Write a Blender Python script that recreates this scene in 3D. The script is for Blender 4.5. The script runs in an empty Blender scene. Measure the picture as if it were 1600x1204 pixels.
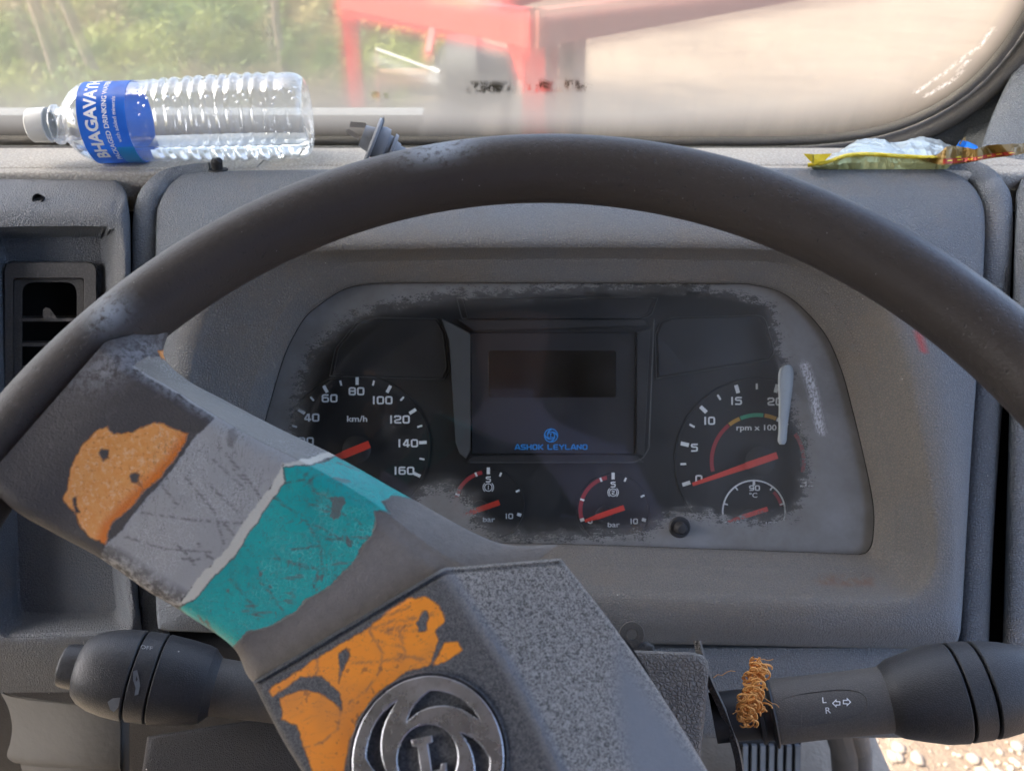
import bpy, bmesh, math, random
import numpy as np
from mathutils import Vector, Matrix
random.seed(7); rng = np.random.default_rng(7)
R_ = math.radians
scn = bpy.context.scene
col = scn.collection

# ------------------------------------------------------------------ camera
F, PW, PH = 1232.0, 1600, 1204
D = 0.56                                  # distance from the eye to the instrument face
PITCH = R_(30)
EYE = np.array([0, 0, 2.15])
CX = np.array([1.0, 0, 0]); CY = np.array([0, math.sin(PITCH), math.cos(PITCH)]); CZ = np.array([0, -math.cos(PITCH), math.sin(PITCH)])
cam = bpy.data.cameras.new('camera'); camo = bpy.data.objects.new('camera', cam); col.objects.link(camo)
cam.sensor_width = 36; cam.lens = 36 * F / PW; cam.clip_start = 0.02; cam.clip_end = 900
camo.location = EYE; camo.rotation_euler = (math.pi / 2 - PITCH, 0, 0)
cam.dof.use_dof = True; cam.dof.focus_distance = 0.44; cam.dof.aperture_fstop = 14
scn.camera = camo

# ------------------------------------------------------------------ sky, sun, exposure
SUN_EL, SUN_AZ = R_(52), R_(-100)         # azimuth from +y (ahead), negative = to the side of the passenger
sdir = Vector((math.sin(SUN_AZ) * math.cos(SUN_EL), math.cos(SUN_AZ) * math.cos(SUN_EL), math.sin(SUN_EL)))
world = bpy.data.worlds.new('World'); scn.world = world; world.use_nodes = True
wn = world.node_tree; bg = wn.nodes['Background']
sky = wn.nodes.new('ShaderNodeTexSky'); sky.sky_type = 'NISHITA'; sky.sun_disc = False
sky.sun_elevation = SUN_EL; sky.sun_rotation = SUN_AZ; sky.dust_density = 5.0; sky.air_density = .7; sky.ozone_density = .4
wn.links.new(sky.outputs[0], bg.inputs[0]); bg.inputs[1].default_value = 0.15
sl = bpy.data.lights.new('sun', 'SUN'); sl.energy = 2.0; sl.angle = R_(0.53); sl.color = (1, .94, .84)
so = bpy.data.objects.new('sun', sl); col.objects.link(so); so.rotation_euler = sdir.to_track_quat('Z', 'Y').to_euler(); so.location = (-6, 0, 12)
vs = scn.view_settings; vs.view_transform = 'Standard'; vs.look = 'None'; vs.gamma = 1; vs.use_curve_mapping = False
vs.exposure = 3.2
scn.cycles.max_bounces = 8; scn.cycles.diffuse_bounces = 5; scn.cycles.transparent_max_bounces = 16; scn.cycles.transmission_bounces = 8
scn.cycles.caustics_refractive = True; scn.cycles.caustics_reflective = False
scn.cycles.use_denoising = True; scn.cycles.sample_clamp_indirect = 6

# ------------------------------------------------------------------ geometry helpers
def pw(px, py, depth):
    px = np.asarray(px, float); py = np.asarray(py, float); depth = np.asarray(depth, float)
    a = ((px - 800) / F * depth)[..., None]; b = ((602 - py) / F * depth)[..., None]
    return EYE + a * CX + b * CY - depth[..., None] * CZ
def dp(px, py, w=0.0):                    # point on the dashboard's own tilted plane, w metres proud of it
    px, py, w = np.broadcast_arrays(np.asarray(px, float), np.asarray(py, float), np.asarray(w, float))
    return pw(px, py, D - w)
def ray(px, py): return ((px - 800) / F) * CX + ((602 - py) / F) * CY - CZ
def on_plane(px, py, P, n):
    r = np.array([ray(a, b) for a, b in zip(np.atleast_1d(px), np.atleast_1d(py))])
    t = ((np.asarray(P) - EYE) @ n) / (r @ n)
    return EYE + r * t[:, None]
def cr(pts, n=8, closed=False):           # Catmull-Rom
    P = np.asarray(pts, float)
    if closed: P = np.vstack([P[-1], P, P[0], P[1]])
    else: P = np.vstack([2 * P[0] - P[1], P, 2 * P[-1] - P[-2]])
    out = []
    for i in range(1, len(P) - 2):
        for k in range(n):
            t = k / n; a, b, c, d = P[i - 1], P[i], P[i + 1], P[i + 2]
            out.append(.5 * ((2 * b) + (c - a) * t + (2 * a - 5 * b + 4 * c - d) * t * t + (3 * b - a - 3 * c + d) * t ** 3))
    if not closed: out.append(P[-2])
    return np.array(out)
def resample(P, n):
    P = np.asarray(P, float); d = np.r_[0, np.cumsum(np.linalg.norm(np.diff(P, axis=0), axis=1))]
    t = np.linspace(0, d[-1], n); return np.stack([np.interp(t, d, P[:, k]) for k in range(P.shape[1])], 1)
def polar(poly, cen, n, smooth=6):        # star-shaped outline sampled at n equal angles
    P = cr(poly, smooth, True) if smooth else np.asarray(poly, float)
    P = np.concatenate([P[i] + (P[(i + 1) % len(P)] - P[i]) * np.linspace(0, 1, 6, endpoint=False)[:, None] for i in range(len(P))])
    v = P - np.asarray(cen); a = np.arctan2(v[:, 1], v[:, 0]); r = np.hypot(v[:, 0], v[:, 1]); o = np.argsort(a)
    th = np.linspace(-math.pi, math.pi, n, endpoint=False)
    rr = np.interp(th, a[o], r[o], period=2 * math.pi)
    return np.stack([cen[0] + rr * np.cos(th), cen[1] + rr * np.sin(th)], 1)
def sd_poly(pts, poly):                   # signed distance, negative inside
    p = np.asarray(pts, float)[:, :2]; q = np.asarray(poly, float); d = np.full(len(p), 1e18); ins = np.zeros(len(p), bool)
    for i in range(len(q)):
        a, b = q[i], q[(i + 1) % len(q)]; ab = b - a; t = np.clip(((p - a) @ ab) / (ab @ ab + 1e-12), 0, 1)
        d = np.minimum(d, ((p - a - t[:, None] * ab) ** 2).sum(1))
        c = ((a[1] > p[:, 1]) != (b[1] > p[:, 1])) & (p[:, 0] < (b[0] - a[0]) * (p[:, 1] - a[1]) / (b[1] - a[1] + 1e-12) + a[0]); ins ^= c
    return np.where(ins, -1, 1) * np.sqrt(d)

class MB:
    def __init__(s): s.v = []; s.f = []; s.n = 0; s.mi = []; s.cur = 0
    def add(s, v, f):
        v = np.asarray(v, float).reshape(-1, 3); s.v.append(v); s.f += [tuple(i + s.n for i in q) for q in f]; s.mi += [s.cur] * len(f); s.n += len(v); return s
    def grid(s, G, cu=False, cv=False):   # G (a, b, 3)
        G = np.asarray(G); a, b = G.shape[:2]; f = []
        for i in range(a if cu else a - 1):
            i2 = (i + 1) % a
            for j in range(b if cv else b - 1):
                j2 = (j + 1) % b; f.append((i * b + j, i2 * b + j, i2 * b + j2, i * b + j2))
        return s.add(G.reshape(-1, 3), f)
    def tube(s, path, r, n=10, caps=True, flat=1.0, up=None):
        P = np.asarray(path, float); r = np.broadcast_to(np.asarray(r, float), (len(P),)); T = np.gradient(P, axis=0)
        T /= np.linalg.norm(T, axis=1)[:, None] + 1e-12
        u = np.array(up if up is not None else ([0, 0, 1] if abs(T[0][2]) < .9 else [1, 0, 0]), float); rings = []
        for p, t, q in zip(P, T, r):
            a = u - t * (u @ t); a /= np.linalg.norm(a); b = np.cross(t, a)
            if up is None: u = a
            th = np.linspace(0, 2 * math.pi, n, endpoint=False)
            rings.append(p + q * (np.cos(th)[:, None] * a * flat + np.sin(th)[:, None] * b))
        s.grid(rings, False, True); k = s.n - len(P) * n
        if caps: s.f += [tuple(range(k + n - 1, k - 1, -1)), tuple(range(s.n - n, s.n))]; s.mi += [s.cur] * 2
        return s
    def lathe(s, p0, axis, prof, n=32, ref=None):   # prof: (t, r) along a unit axis
        axis = np.asarray(axis, float) / np.linalg.norm(axis); p0 = np.asarray(p0, float)
        u = np.array(ref if ref is not None else ([0, 0, 1] if abs(axis[2]) < .9 else [1, 0, 0]), float); u -= axis * (u @ axis); u /= np.linalg.norm(u); v = np.cross(axis, u)
        th = np.linspace(0, 2 * math.pi, n, endpoint=False)
        return s.grid([p0 + axis * t + r * (np.cos(th)[:, None] * u + np.sin(th)[:, None] * v) for t, r in prof], False, True)
    def box(s, lo, hi):
        x0, y0, z0 = lo; x1, y1, z1 = hi
        return s.add([(x0, y0, z0), (x1, y0, z0), (x1, y1, z0), (x0, y1, z0), (x0, y0, z1), (x1, y0, z1), (x1, y1, z1), (x0, y1, z1)],
                     [(3, 2, 1, 0), (4, 5, 6, 7), (0, 1, 5, 4), (1, 2, 6, 5), (2, 3, 7, 6), (3, 0, 4, 7)])
    def bar(s, a, b, w, h, up=(0, 0, 1)): # rectangular bar from a to b
        a = np.asarray(a, float); b = np.asarray(b, float); t = (b - a) / np.linalg.norm(b - a); u = np.array(up, float); u -= t * (u @ t); u /= np.linalg.norm(u); x = np.cross(t, u)
        c = [p + i * x * w / 2 + j * u * h / 2 for p in (a, b) for i, j in ((-1, -1), (1, -1), (1, 1), (-1, 1))]
        return s.add(c, [(3, 2, 1, 0), (4, 5, 6, 7), (0, 1, 5, 4), (1, 2, 6, 5), (2, 3, 7, 6), (3, 0, 4, 7)])
    def prism(s, top, bot):               # two matching outlines
        n = len(top); s.add(np.vstack([top, bot]), [tuple(range(n)), tuple(range(2 * n - 1, n - 1, -1))] + [(i, n + i, n + (i + 1) % n, (i + 1) % n) for i in range(n)]); return s

def tag(o, label=None, cat=None, group=None, kind=None):
    for k, v in (('label', label), ('category', cat), ('group', group), ('kind', kind)):
        if v: o[k] = v
    return o
ORG = {}
def thing(name, base, label, cat, group=None):
    o = bpy.data.objects.new(name, None); o.empty_display_size = .05; col.objects.link(o); o.location = base; ORG[o.name] = np.asarray(base, float)
    return tag(o, label, cat, group)
def build(mb, name, mat, parent=None, sharp=35, attrs=None, flip=False, base=None, recalc=False):
    V = np.vstack(mb.v) if isinstance(mb, MB) else mb[0]; Fc = mb.f if isinstance(mb, MB) else mb[1]
    org = ORG[parent.name] if parent is not None else (np.asarray(base, float) if base is not None else np.zeros(3))
    me = bpy.data.meshes.new(name); me.from_pydata((V - org).tolist(), [], [q[::-1] for q in Fc] if flip else Fc)
    if attrs:
        for k, a in attrs.items():
            at = me.attributes.new(k, 'FLOAT', 'POINT'); at.data.foreach_set('value', np.asarray(a, np.float32))
    for m in (mat if isinstance(mat, list) else [mat]): me.materials.append(m)
    if isinstance(mat, list): me.polygons.foreach_set('material_index', mb.mi)
    if recalc:
        bm = bmesh.new(); bm.from_mesh(me); bmesh.ops.recalc_face_normals(bm, faces=bm.faces); bm.to_mesh(me); bm.free()
    me.polygons.foreach_set('use_smooth', [True] * len(me.polygons)); me.update()
    if sharp: me.set_sharp_from_angle(angle=R_(sharp))
    o = bpy.data.objects.new(name, me); col.objects.link(o)
    if parent is not None: o.parent = parent; ORG[o.name] = org
    else: o.location = org; ORG[o.name] = org
    return o

# ------------------------------------------------------------------ material helpers
class NT:
    def __init__(s, name):
        s.m = bpy.data.materials.new(name); s.m.use_nodes = True; s.t = s.m.node_tree; s.t.nodes.clear()
        s.out = s.t.nodes.new('ShaderNodeOutputMaterial'); s.co = s.t.nodes.new('ShaderNodeTexCoord').outputs['Object']
    def n(s, typ, ins=None, out=0, **pr):
        k = s.t.nodes.new('ShaderNode' + typ)
        for a, b in pr.items(): setattr(k, a, b)
        for a, b in (ins or {}).items():
            sk = k.inputs[a]
            if isinstance(b, bpy.types.NodeSocket): s.t.links.new(b, sk)
            else: sk.default_value = b if not (isinstance(b, tuple) and len(b) == 3 and sk.type == 'RGBA') else (*b, 1)
        return k.outputs[out]
    def noise(s, scale, detail=4, rough=.6, vec=None, dist=0): return s.n('TexNoise', {'Vector': vec or s.co, 'Scale': scale, 'Detail': detail, 'Roughness': rough, 'Distortion': dist})
    def voro(s, scale, feature='DISTANCE_TO_EDGE', vec=None, rnd=1): return s.n('TexVoronoi', {'Vector': vec or s.co, 'Scale': scale, 'Randomness': rnd}, feature=feature)
    def math(s, op, a, b=0.0, c=0.0, clamp=False):
        return s.n('Math', {0: a, 1: b, 2: c}, operation=op, use_clamp=clamp)
    def map(s, v, a, b, c=0.0, d=1.0, smooth=False): return s.n('MapRange', {0: v, 1: a, 2: b, 3: c, 4: d}, interpolation_type='SMOOTHSTEP' if smooth else 'LINEAR')
    def mix(s, f, a, b): return s.n('Mix', {0: f, 6: a, 7: b}, out=2, data_type='RGBA')
    def ramp(s, f, stops):
        k = s.t.nodes.new('ShaderNodeValToRGB'); s.t.links.new(f, k.inputs[0]); e = k.color_ramp.elements
        while len(e) < len(stops): e.new(.5)
        for q, (p, c) in zip(e, stops): q.position = p; q.color = (*c, 1) if not isinstance(c, float) else (c, c, c, 1)
        return k.outputs[0]
    def attr(s, name): return s.n('Attribute', out=2, attribute_name=name)
    def scaled(s, sc): return s.n('Mapping', {'Vector': s.co, 'Scale': sc})
    def bump(s, h, dist, strength=1.0, nrm=None): return s.n('Bump', {'Height': h, 'Distance': dist, 'Strength': strength, **({'Normal': nrm} if nrm else {})})
    def bsdf(s, color, rough=.6, normal=None, metal=0.0, spec=.5, **kw):
        ins = {'Base Color': color, 'Roughness': rough, 'Metallic': metal, 'Specular IOR Level': spec, **kw}
        if normal: ins['Normal'] = normal
        return s.n('BsdfPrincipled', ins)
    def done(s, sh): s.t.links.new(sh, s.out.inputs[0]); return s.m
    def up(s):
        nn = s.n('NewGeometry', out=1); return s.n('SeparateXYZ', {0: nn}, out=2)

def m_plain(name, color, rough=.6, metal=0.0, var=.15, scale=30, bump=0, bscale=400, **kw):
    t = NT(name); nz = t.noise(scale, 5)
    c = t.mix(nz, tuple(x * (1 - var) for x in color), tuple(min(1, x * (1 + var)) for x in color))
    nrm = t.bump(t.noise(bscale, 3), bump) if bump else None
    return t.done(t.bsdf(c, rough, nrm, metal, **kw))
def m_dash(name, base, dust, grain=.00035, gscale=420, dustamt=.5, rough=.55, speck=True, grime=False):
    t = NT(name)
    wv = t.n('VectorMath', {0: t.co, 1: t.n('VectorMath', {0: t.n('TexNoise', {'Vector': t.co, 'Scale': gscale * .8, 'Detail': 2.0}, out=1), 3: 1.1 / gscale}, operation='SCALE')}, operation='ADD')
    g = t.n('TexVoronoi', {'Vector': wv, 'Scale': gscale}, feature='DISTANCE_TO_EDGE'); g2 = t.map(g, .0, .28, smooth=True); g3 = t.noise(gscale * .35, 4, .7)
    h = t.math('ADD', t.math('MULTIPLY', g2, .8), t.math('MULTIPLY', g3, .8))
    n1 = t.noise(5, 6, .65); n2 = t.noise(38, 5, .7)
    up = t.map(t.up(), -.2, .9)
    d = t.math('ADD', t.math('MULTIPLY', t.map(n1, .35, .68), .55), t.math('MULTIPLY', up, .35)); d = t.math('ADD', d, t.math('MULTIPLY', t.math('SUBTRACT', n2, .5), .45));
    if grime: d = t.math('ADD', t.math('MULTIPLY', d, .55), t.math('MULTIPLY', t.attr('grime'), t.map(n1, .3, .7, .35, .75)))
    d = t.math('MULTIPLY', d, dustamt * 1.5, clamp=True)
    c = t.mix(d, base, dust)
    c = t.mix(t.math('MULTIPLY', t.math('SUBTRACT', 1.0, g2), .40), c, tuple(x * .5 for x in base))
    c = t.mix(t.math('MULTIPLY', t.map(t.noise(11, 6, .7), .55, .75), .45), c, (dust[0] * 1.05, dust[1] * .88, dust[2] * .70))
    if speck:
        sp = t.n('TexVoronoi', {'Vector': t.co, 'Scale': 95}, feature='F1'); wn_ = t.n('TexWhiteNoise', {'Vector': t.n('TexVoronoi', {'Vector': t.co, 'Scale': 95}, out=2, feature='F1')}, noise_dimensions='3D')
        sm = t.math('MULTIPLY', t.map(sp, .05, .02), t.map(wn_, .9, .91)); c = t.mix(sm, c, (.55, .53, .48))
        # scuffs: thin long scratches
        st = t.noise(22, 2, .5, t.scaled((14, 1, 3)), .4); c = t.mix(t.math('MULTIPLY', t.map(st, .73, .78), .22), c, tuple(x * 1.8 for x in dust))
    if grime: c = t.mix(t.math('MULTIPLY', t.attr('stain'), t.map(n2, .42, .6), clamp=True), c, (.17, .085, .045)); c = t.mix(t.attr('redmark'), c, (.45, .06, .05))
    rg = t.math('ADD', rough, t.math('MULTIPLY', d, .25))
    return t.done(t.bsdf(c, rg, t.bump(h, grain), spec=.45))

# ------------------------------------------------------------------ materials
M_dash = m_dash('dash_plastic', (.155, .190, .228), (.255, .236, .205), grain=.0008, gscale=560, dustamt=.5)
M_hood = m_dash('surround_plastic', (.128, .160, .195), (.195, .178, .152), grain=.0008, gscale=560, dustamt=.8, grime=True)
M_dash_l = m_dash('dash_plastic_side_shade', (.105, .130, .160), (.23, .21, .18), grain=.0008, gscale=560, dustamt=.6)  # darker copy of the dash plastic, shadow from wheel and driver painted in
M_low = m_dash('dash_plastic_lower_shade', (.010, .012, .017), (.034, .031, .028), gscale=900, dustamt=.5)  # near-black copy of the dash plastic, low footwell shade put into the colour
M_shelf = m_dash('shelf_plastic', (.33, .32, .29), (.48, .44, .37), grain=.0003, gscale=300, dustamt=.8, rough=.7)
M_black = m_plain('black_plastic', (.012, .012, .013), .6)
M_void = m_plain('duct_black', (.004, .004, .004), .9)
M_vent = m_dash('vent_plastic', (.060, .060, .062), (.130, .120, .105), grain=.0001, dustamt=.6)
M_stalk = m_dash('stalk_plastic', (.022, .026, .032), (.095, .089, .079), grain=.00008, gscale=900, dustamt=.42, rough=.38, speck=True)
M_stem = m_dash('stem_plastic', (.072, .069, .064), (.15, .137, .118), grain=.00008, gscale=900, dustamt=.6, rough=.5)
M_shroud = m_dash('shroud_plastic', (.10, .10, .098), (.25, .232, .205), grain=.0007, gscale=480, dustamt=.8, rough=.65)
M_rubber = m_plain('seal_rubber', (.055, .052, .047), .55, scale=60, bump=.0004, bscale=200)
M_seal = m_dash('seal_rubber_dusty', (.075, .068, .058), (.165, .148, .122), grain=.00008, gscale=1200, dustamt=.8)
M_pillar = m_dash('pillar_plastic', (.085, .10, .11), (.15, .145, .13), grain=.0003, gscale=380, dustamt=.5)
M_metal = m_plain('dull_metal', (.30, .30, .30), .45, 1.0)
M_white_print = m_plain('white_print', (.86, .87, .86), .6, var=.08, scale=300)
M_faded = m_plain('faded_print', (.34, .34, .33), .7, var=.35, scale=500)
M_red_print = m_plain('red_print', (.34, .030, .035), .6)
M_needle = m_plain('needle_red', (.72, .045, .020), .45, var=.05)
M_amber = m_plain('amber_print', (.55, .30, .04), .6); M_green = m_plain('green_print', (.06, .40, .22), .6)
M_blue_print = m_plain('blue_print', (.0, .22, .62), .5, var=.05)
M_panel = m_plain('display_panel', (.024, .026, .030), .22, var=.1)
M_lcd = m_plain('lcd_black', (.003, .003, .003), .15)
M_tick_panel = m_plain('telltale_panel', (.018, .018, .019), .4)
M_bezel = m_plain('bezel_grey', (.065, .068, .070), .45, scale=80)
M_cab = m_plain('cab_lining', (.24, .235, .225), .8, var=.2, scale=6)
M_floor = m_plain('floor_mat', (.26, .22, .17), .9, var=.35, scale=14, bump=.002, bscale=120)

def m_rim():
    t = NT('wheel_rubber'); v = t.voro(520, 'F1'); nz = t.noise(900, 3); n1 = t.noise(9, 6, .7); n2 = t.noise(520, 3, .6)
    c = t.mix(t.map(n1, .35, .7), (.034, .029, .026), (.046, .039, .034))
    pit = t.math('MULTIPLY', t.map(n2, .60, .68), t.map(t.noise(20, 3), .35, .6)); c = t.mix(t.math('MULTIPLY', pit, .75), c, (.012, .012, .012))
    up = t.map(t.up(), .25, .95); c = t.mix(t.math('MULTIPLY', up, t.map(t.noise(330, 4, .7), .35, .6, .25, .45)), c, (.12, .105, .09))
    wear = t.math('MULTIPLY', t.attr('wear'), t.map(t.noise(260, 4, .7), .33, .50), clamp=True); c = t.mix(wear, c, (.30, .34, .38))
    fl = t.n('TexVoronoi', {'Vector': t.co, 'Scale': 160}, feature='F1'); c = t.mix(t.math('MULTIPLY', t.map(fl, .045, .02), .5), c, (.4, .4, .38))
    h = t.math('SUBTRACT', t.math('MULTIPLY', nz, .5), t.math('MULTIPLY', pit, .7))
    return t.done(t.bsdf(c, t.map(n1, .3, .7, .42, .58), t.bump(h, .0003), spec=.4))
M_rim = m_rim()

def m_spoke():
    t = NT('spoke_paint'); e1 = t.noise(260, 6, .75); e2 = t.noise(70, 4, .6); e3 = t.noise(1100, 2)
    edge = t.math('ADD', t.math('MULTIPLY', t.math('SUBTRACT', e1, .5), .10), t.math('MULTIPLY', t.math('SUBTRACT', e2, .5), .12))
    def mask(a, amp=1.0): return t.map(t.math('ADD', t.attr(a), t.math('MULTIPLY', edge, amp)), .012, -.012)
    n1 = t.noise(12, 5, .7); n2 = t.noise(240, 5, .75)
    c = t.mix(n1, (.036, .033, .034), (.075, .068, .064)); c = t.mix(t.math('MULTIPLY', t.map(n2, .55, .72), .5), c, (.12, .11, .10))
    c = t.mix(t.map(t.attr('hub'), .0, 1.0), c, t.mix(n2, (.125, .112, .100), (.255, .235, .208)))
    rw = t.math('MULTIPLY', t.attr('ridge'), t.map(t.noise(330, 5, .75), .40, .58), clamp=True); c = t.mix(t.math('MULTIPLY', rw, .8), c, (.24, .245, .26))
    cell = t.n('TexVoronoi', {'Vector': t.n('Mapping', {'Vector': t.n('VectorMath', {0: t.co, 1: t.n('VectorMath', {0: t.n('TexNoise', {'Vector': t.co, 'Scale': 500.0, 'Detail': 2.0}, out=1), 3: .0025}, operation='SCALE')}, operation='ADD')}), 'Scale': 620}, feature='DISTANCE_TO_EDGE')
    crack = t.map(cell, .09, .02); patchy = t.map(t.noise(45, 3), .45, .62); crackle = t.math('MULTIPLY', crack, patchy)
    scr = t.noise(34, 3, .6, t.scaled((9, 2.0, 3.0)), 1.2); scratch = t.map(t.math('ABSOLUTE', t.math('SUBTRACT', scr, .5)), .010, .003); scratch = t.math('MULTIPLY', scratch, t.map(t.noise(30, 2), .45, .6)); scratch = t.math('MAXIMUM', scratch, t.math('MULTIPLY', t.attr('scr'), t.map(t.noise(500, 3, .7), .40, .55)), clamp=True)
    # bare grey primer
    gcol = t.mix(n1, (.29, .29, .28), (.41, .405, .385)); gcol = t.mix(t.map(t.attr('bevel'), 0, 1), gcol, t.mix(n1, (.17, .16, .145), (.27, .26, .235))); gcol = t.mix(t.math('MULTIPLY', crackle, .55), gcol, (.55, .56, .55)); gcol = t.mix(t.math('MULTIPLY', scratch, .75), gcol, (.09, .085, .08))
    spot = t.map(t.noise(60, 3, .5), .66, .70); gcol = t.mix(t.math('MULTIPLY', spot, .6), gcol, (.12, .115, .11))
    mg = mask('p_grey', 1.0); wornlow = t.math('MULTIPLY', t.map(t.attr('lower'), .85, 1.02), 1.0); mg2 = t.math('MULTIPLY', mg, t.math('SUBTRACT', 1.0, t.math('MULTIPLY', wornlow, t.map(e1, .42, .55))))
    c = t.mix(mg2, c, gcol)
    # cream torn layer
    mw = mask('p_white', 1.3); c = t.mix(mw, c, t.mix(e2, (.52, .50, .42), (.62, .60, .52)))
    # teal coat
    tcol = t.mix(t.map(n1, .35, .65), (.003, .33, .31), (.008, .48, .43)); tcol = t.mix(t.math('MULTIPLY', t.math('MULTIPLY', crackle, t.map(t.noise(150, 3), .42, .6)), .55), tcol, (.12, .62, .58))
    chip = t.math('MAXIMUM', t.map(t.noise(55, 4, .6, t.scaled((1.5, 1, 1))), .635, .665), t.math('MULTIPLY', t.map(t.noise(130, 3, .6, t.scaled((.35, 1.2, 1.2))), .64, .68), .7))
    tcol = t.mix(t.math('MULTIPLY', t.map(t.noise(400, 4), .5, .75), .35), tcol, (.06, .13, .13))
    tcol = t.mix(t.math('MULTIPLY', chip, .8), tcol, (.13, .105, .10)); tcol = t.mix(t.math('MULTIPLY', scratch, .7), tcol, (.10, .075, .07)); tcol = t.mix(t.math('MULTIPLY', t.map(t.math('ABSOLUTE', t.math('SUBTRACT', t.noise(45, 3, .6, t.scaled((2, 3, 7)), 1.5), .5)), .007, .002), .6), tcol, (.12, .09, .085))
    mt = mask('p_teal', 1.0); c = t.mix(mt, c, tcol); et = t.math('ADD', t.attr('p_teal'), edge); c = t.mix(t.math('MULTIPLY', t.map(t.math('ABSOLUTE', t.math('ADD', et, .006)), .020, .006), .65), c, (.115, .062, .055))
    # orange coat
    ocol = t.mix(t.noise(380, 3, .6), (.74, .25, .025), (.82, .42, .15)); ocol = t.mix(t.math('MULTIPLY', t.map(t.noise(520, 3, .6), .52, .68), .5), ocol, (.88, .62, .40)); ocol = t.mix(t.math('MULTIPLY', t.map(t.noise(620, 2, .5), .62, .68), .5), ocol, (.48, .14, .02)); ocol = t.mix(t.attr('oedge'), ocol, (.68, .17, .010)); ocol = t.mix(t.math('MULTIPLY', scratch, .6), ocol, (.22, .11, .06)); 
    mo = mask('p_orange', 1.2); c = t.mix(mo, c, ocol); eo = t.math('ADD', t.attr('p_orange'), t.math('MULTIPLY', edge, 1.2)); c = t.mix(t.math('MULTIPLY', t.map(t.math('ABSOLUTE', t.math('ADD', eo, .004)), .018, .006), .55), c, (.20, .06, .02))
    coat = t.math('MAXIMUM', t.math('MAXIMUM', mt, mo), t.math('MAXIMUM', mg2, mw))
    h = t.math('ADD', t.math('MULTIPLY', coat, .7), t.math('ADD', t.math('MULTIPLY', e1, .7), t.math('MULTIPLY', t.math('MULTIPLY', e3, .6), t.math('SUBTRACT', 1.0, t.math('MULTIPLY', coat, .6)))))
    h = t.math('SUBTRACT', h, t.math('MULTIPLY', t.math('MULTIPLY', crackle, coat), .35))
    return t.done(t.bsdf(c, t.map(coat, 0, 1, .58, .42), t.bump(h, .0005), spec=.45))
M_spoke = m_spoke()

def m_pad():
    t = NT('horn_pad'); e1 = t.noise(260, 6, .75); e2 = t.noise(70, 4, .6); n1 = t.noise(14, 5, .7)
    wv = t.n('VectorMath', {0: t.co, 1: t.n('VectorMath', {0: t.n('TexNoise', {'Vector': t.co, 'Scale': 420.0, 'Detail': 2.0}, out=1), 3: .004}, operation='SCALE')}, operation='ADD')
    cell = t.n('TexVoronoi', {'Vector': wv, 'Scale': 560}, feature='DISTANCE_TO_EDGE'); worm = t.noise(1050, 2, .5, dist=1.8)
    lines = t.map(worm, .44, .56)
    side = t.attr('side')
    face = t.mix(t.math('MULTIPLY', lines, .7), (.022, .025, .032), (.130, .132, .132))
    faced = t.mix(t.map(n1, .3, .7), face, t.mix(lines, (.03, .034, .042), (.10, .105, .11)))
    sidec = t.mix(t.math('MULTIPLY', t.map(worm, .42, .55), t.map(n1, .25, .55, .75, 1.0)), (.070, .064, .056), (.36, .335, .295))
    smooth = t.map(t.attr('polish'), .1, .9, smooth=True); sidec = t.mix(smooth, sidec, t.mix(e1, (.17, .172, .174), (.215, .213, .21)))
    c = t.mix(side, faced, sidec)
    rdg = t.math('MULTIPLY', t.attr('ridge'), t.map(e2, .2, .7, .5, 1.0)); c = t.mix(rdg, c, (.15, .165, .19))
    edge = t.math('ADD', t.math('MULTIPLY', t.math('SUBTRACT', e1, .5), .14), t.math('MULTIPLY', t.math('SUBTRACT', e2, .5), .08))
    mo = t.map(t.math('ADD', t.attr('p_orange'), edge), .012, -.012)
    scr = t.noise(26, 3, .6, t.scaled((3, 9, 3)), 1.6); scratch = t.math('MAXIMUM', t.map(t.math('ABSOLUTE', t.math('SUBTRACT', scr, .5)), .008, .002), t.math('MULTIPLY', t.attr('pscr'), t.map(t.noise(400, 3, .7), .35, .5)), clamp=True)
    ocol = t.mix(n1, (.74, .22, .012), (.80, .29, .02)); ocol = t.mix(t.math('MULTIPLY', scratch, .7), ocol, (.20, .10, .06)); ocol = t.mix(t.math('MULTIPLY', t.map(t.noise(300, 2), .64, .67), .6), ocol, (.16, .06, .03))
    ocol = t.mix(t.math('MULTIPLY', t.map(t.noise(26, 3, .6), .52, .66), .4), ocol, (.30, .13, .05))
    c = t.mix(mo, c, ocol); c = t.mix(t.math('MULTIPLY', t.map(t.math('ABSOLUTE', t.math('ADD', t.math('ADD', t.attr('p_orange'), edge), .004)), .016, .005), .6), c, (.10, .045, .02))
    h = t.math('ADD', t.math('MULTIPLY', t.math('MULTIPLY', worm, 1.5), t.math('SUBTRACT', 1.0, t.math('MULTIPLY', t.math('MAXIMUM', mo, smooth), .85))), t.math('MULTIPLY', mo, .9))
    return t.done(t.bsdf(c, .5, t.bump(h, .00035), spec=.45))
M_pad = m_pad()
def m_chrome():
    t = NT('worn_chrome'); n1 = t.noise(60, 6, .7); n2 = t.noise(300, 4, .7)
    c = t.mix(t.map(n1, .35, .65), (.42, .43, .45), (.62, .63, .66)); c = t.mix(t.math('MULTIPLY', t.map(n2, .55, .7), .5), c, (.20, .17, .15))
    return t.done(t.bsdf(c, t.map(n1, .3, .7, .20, .36), t.bump(n2, .00006), .9))
M_chrome = m_chrome()

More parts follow.
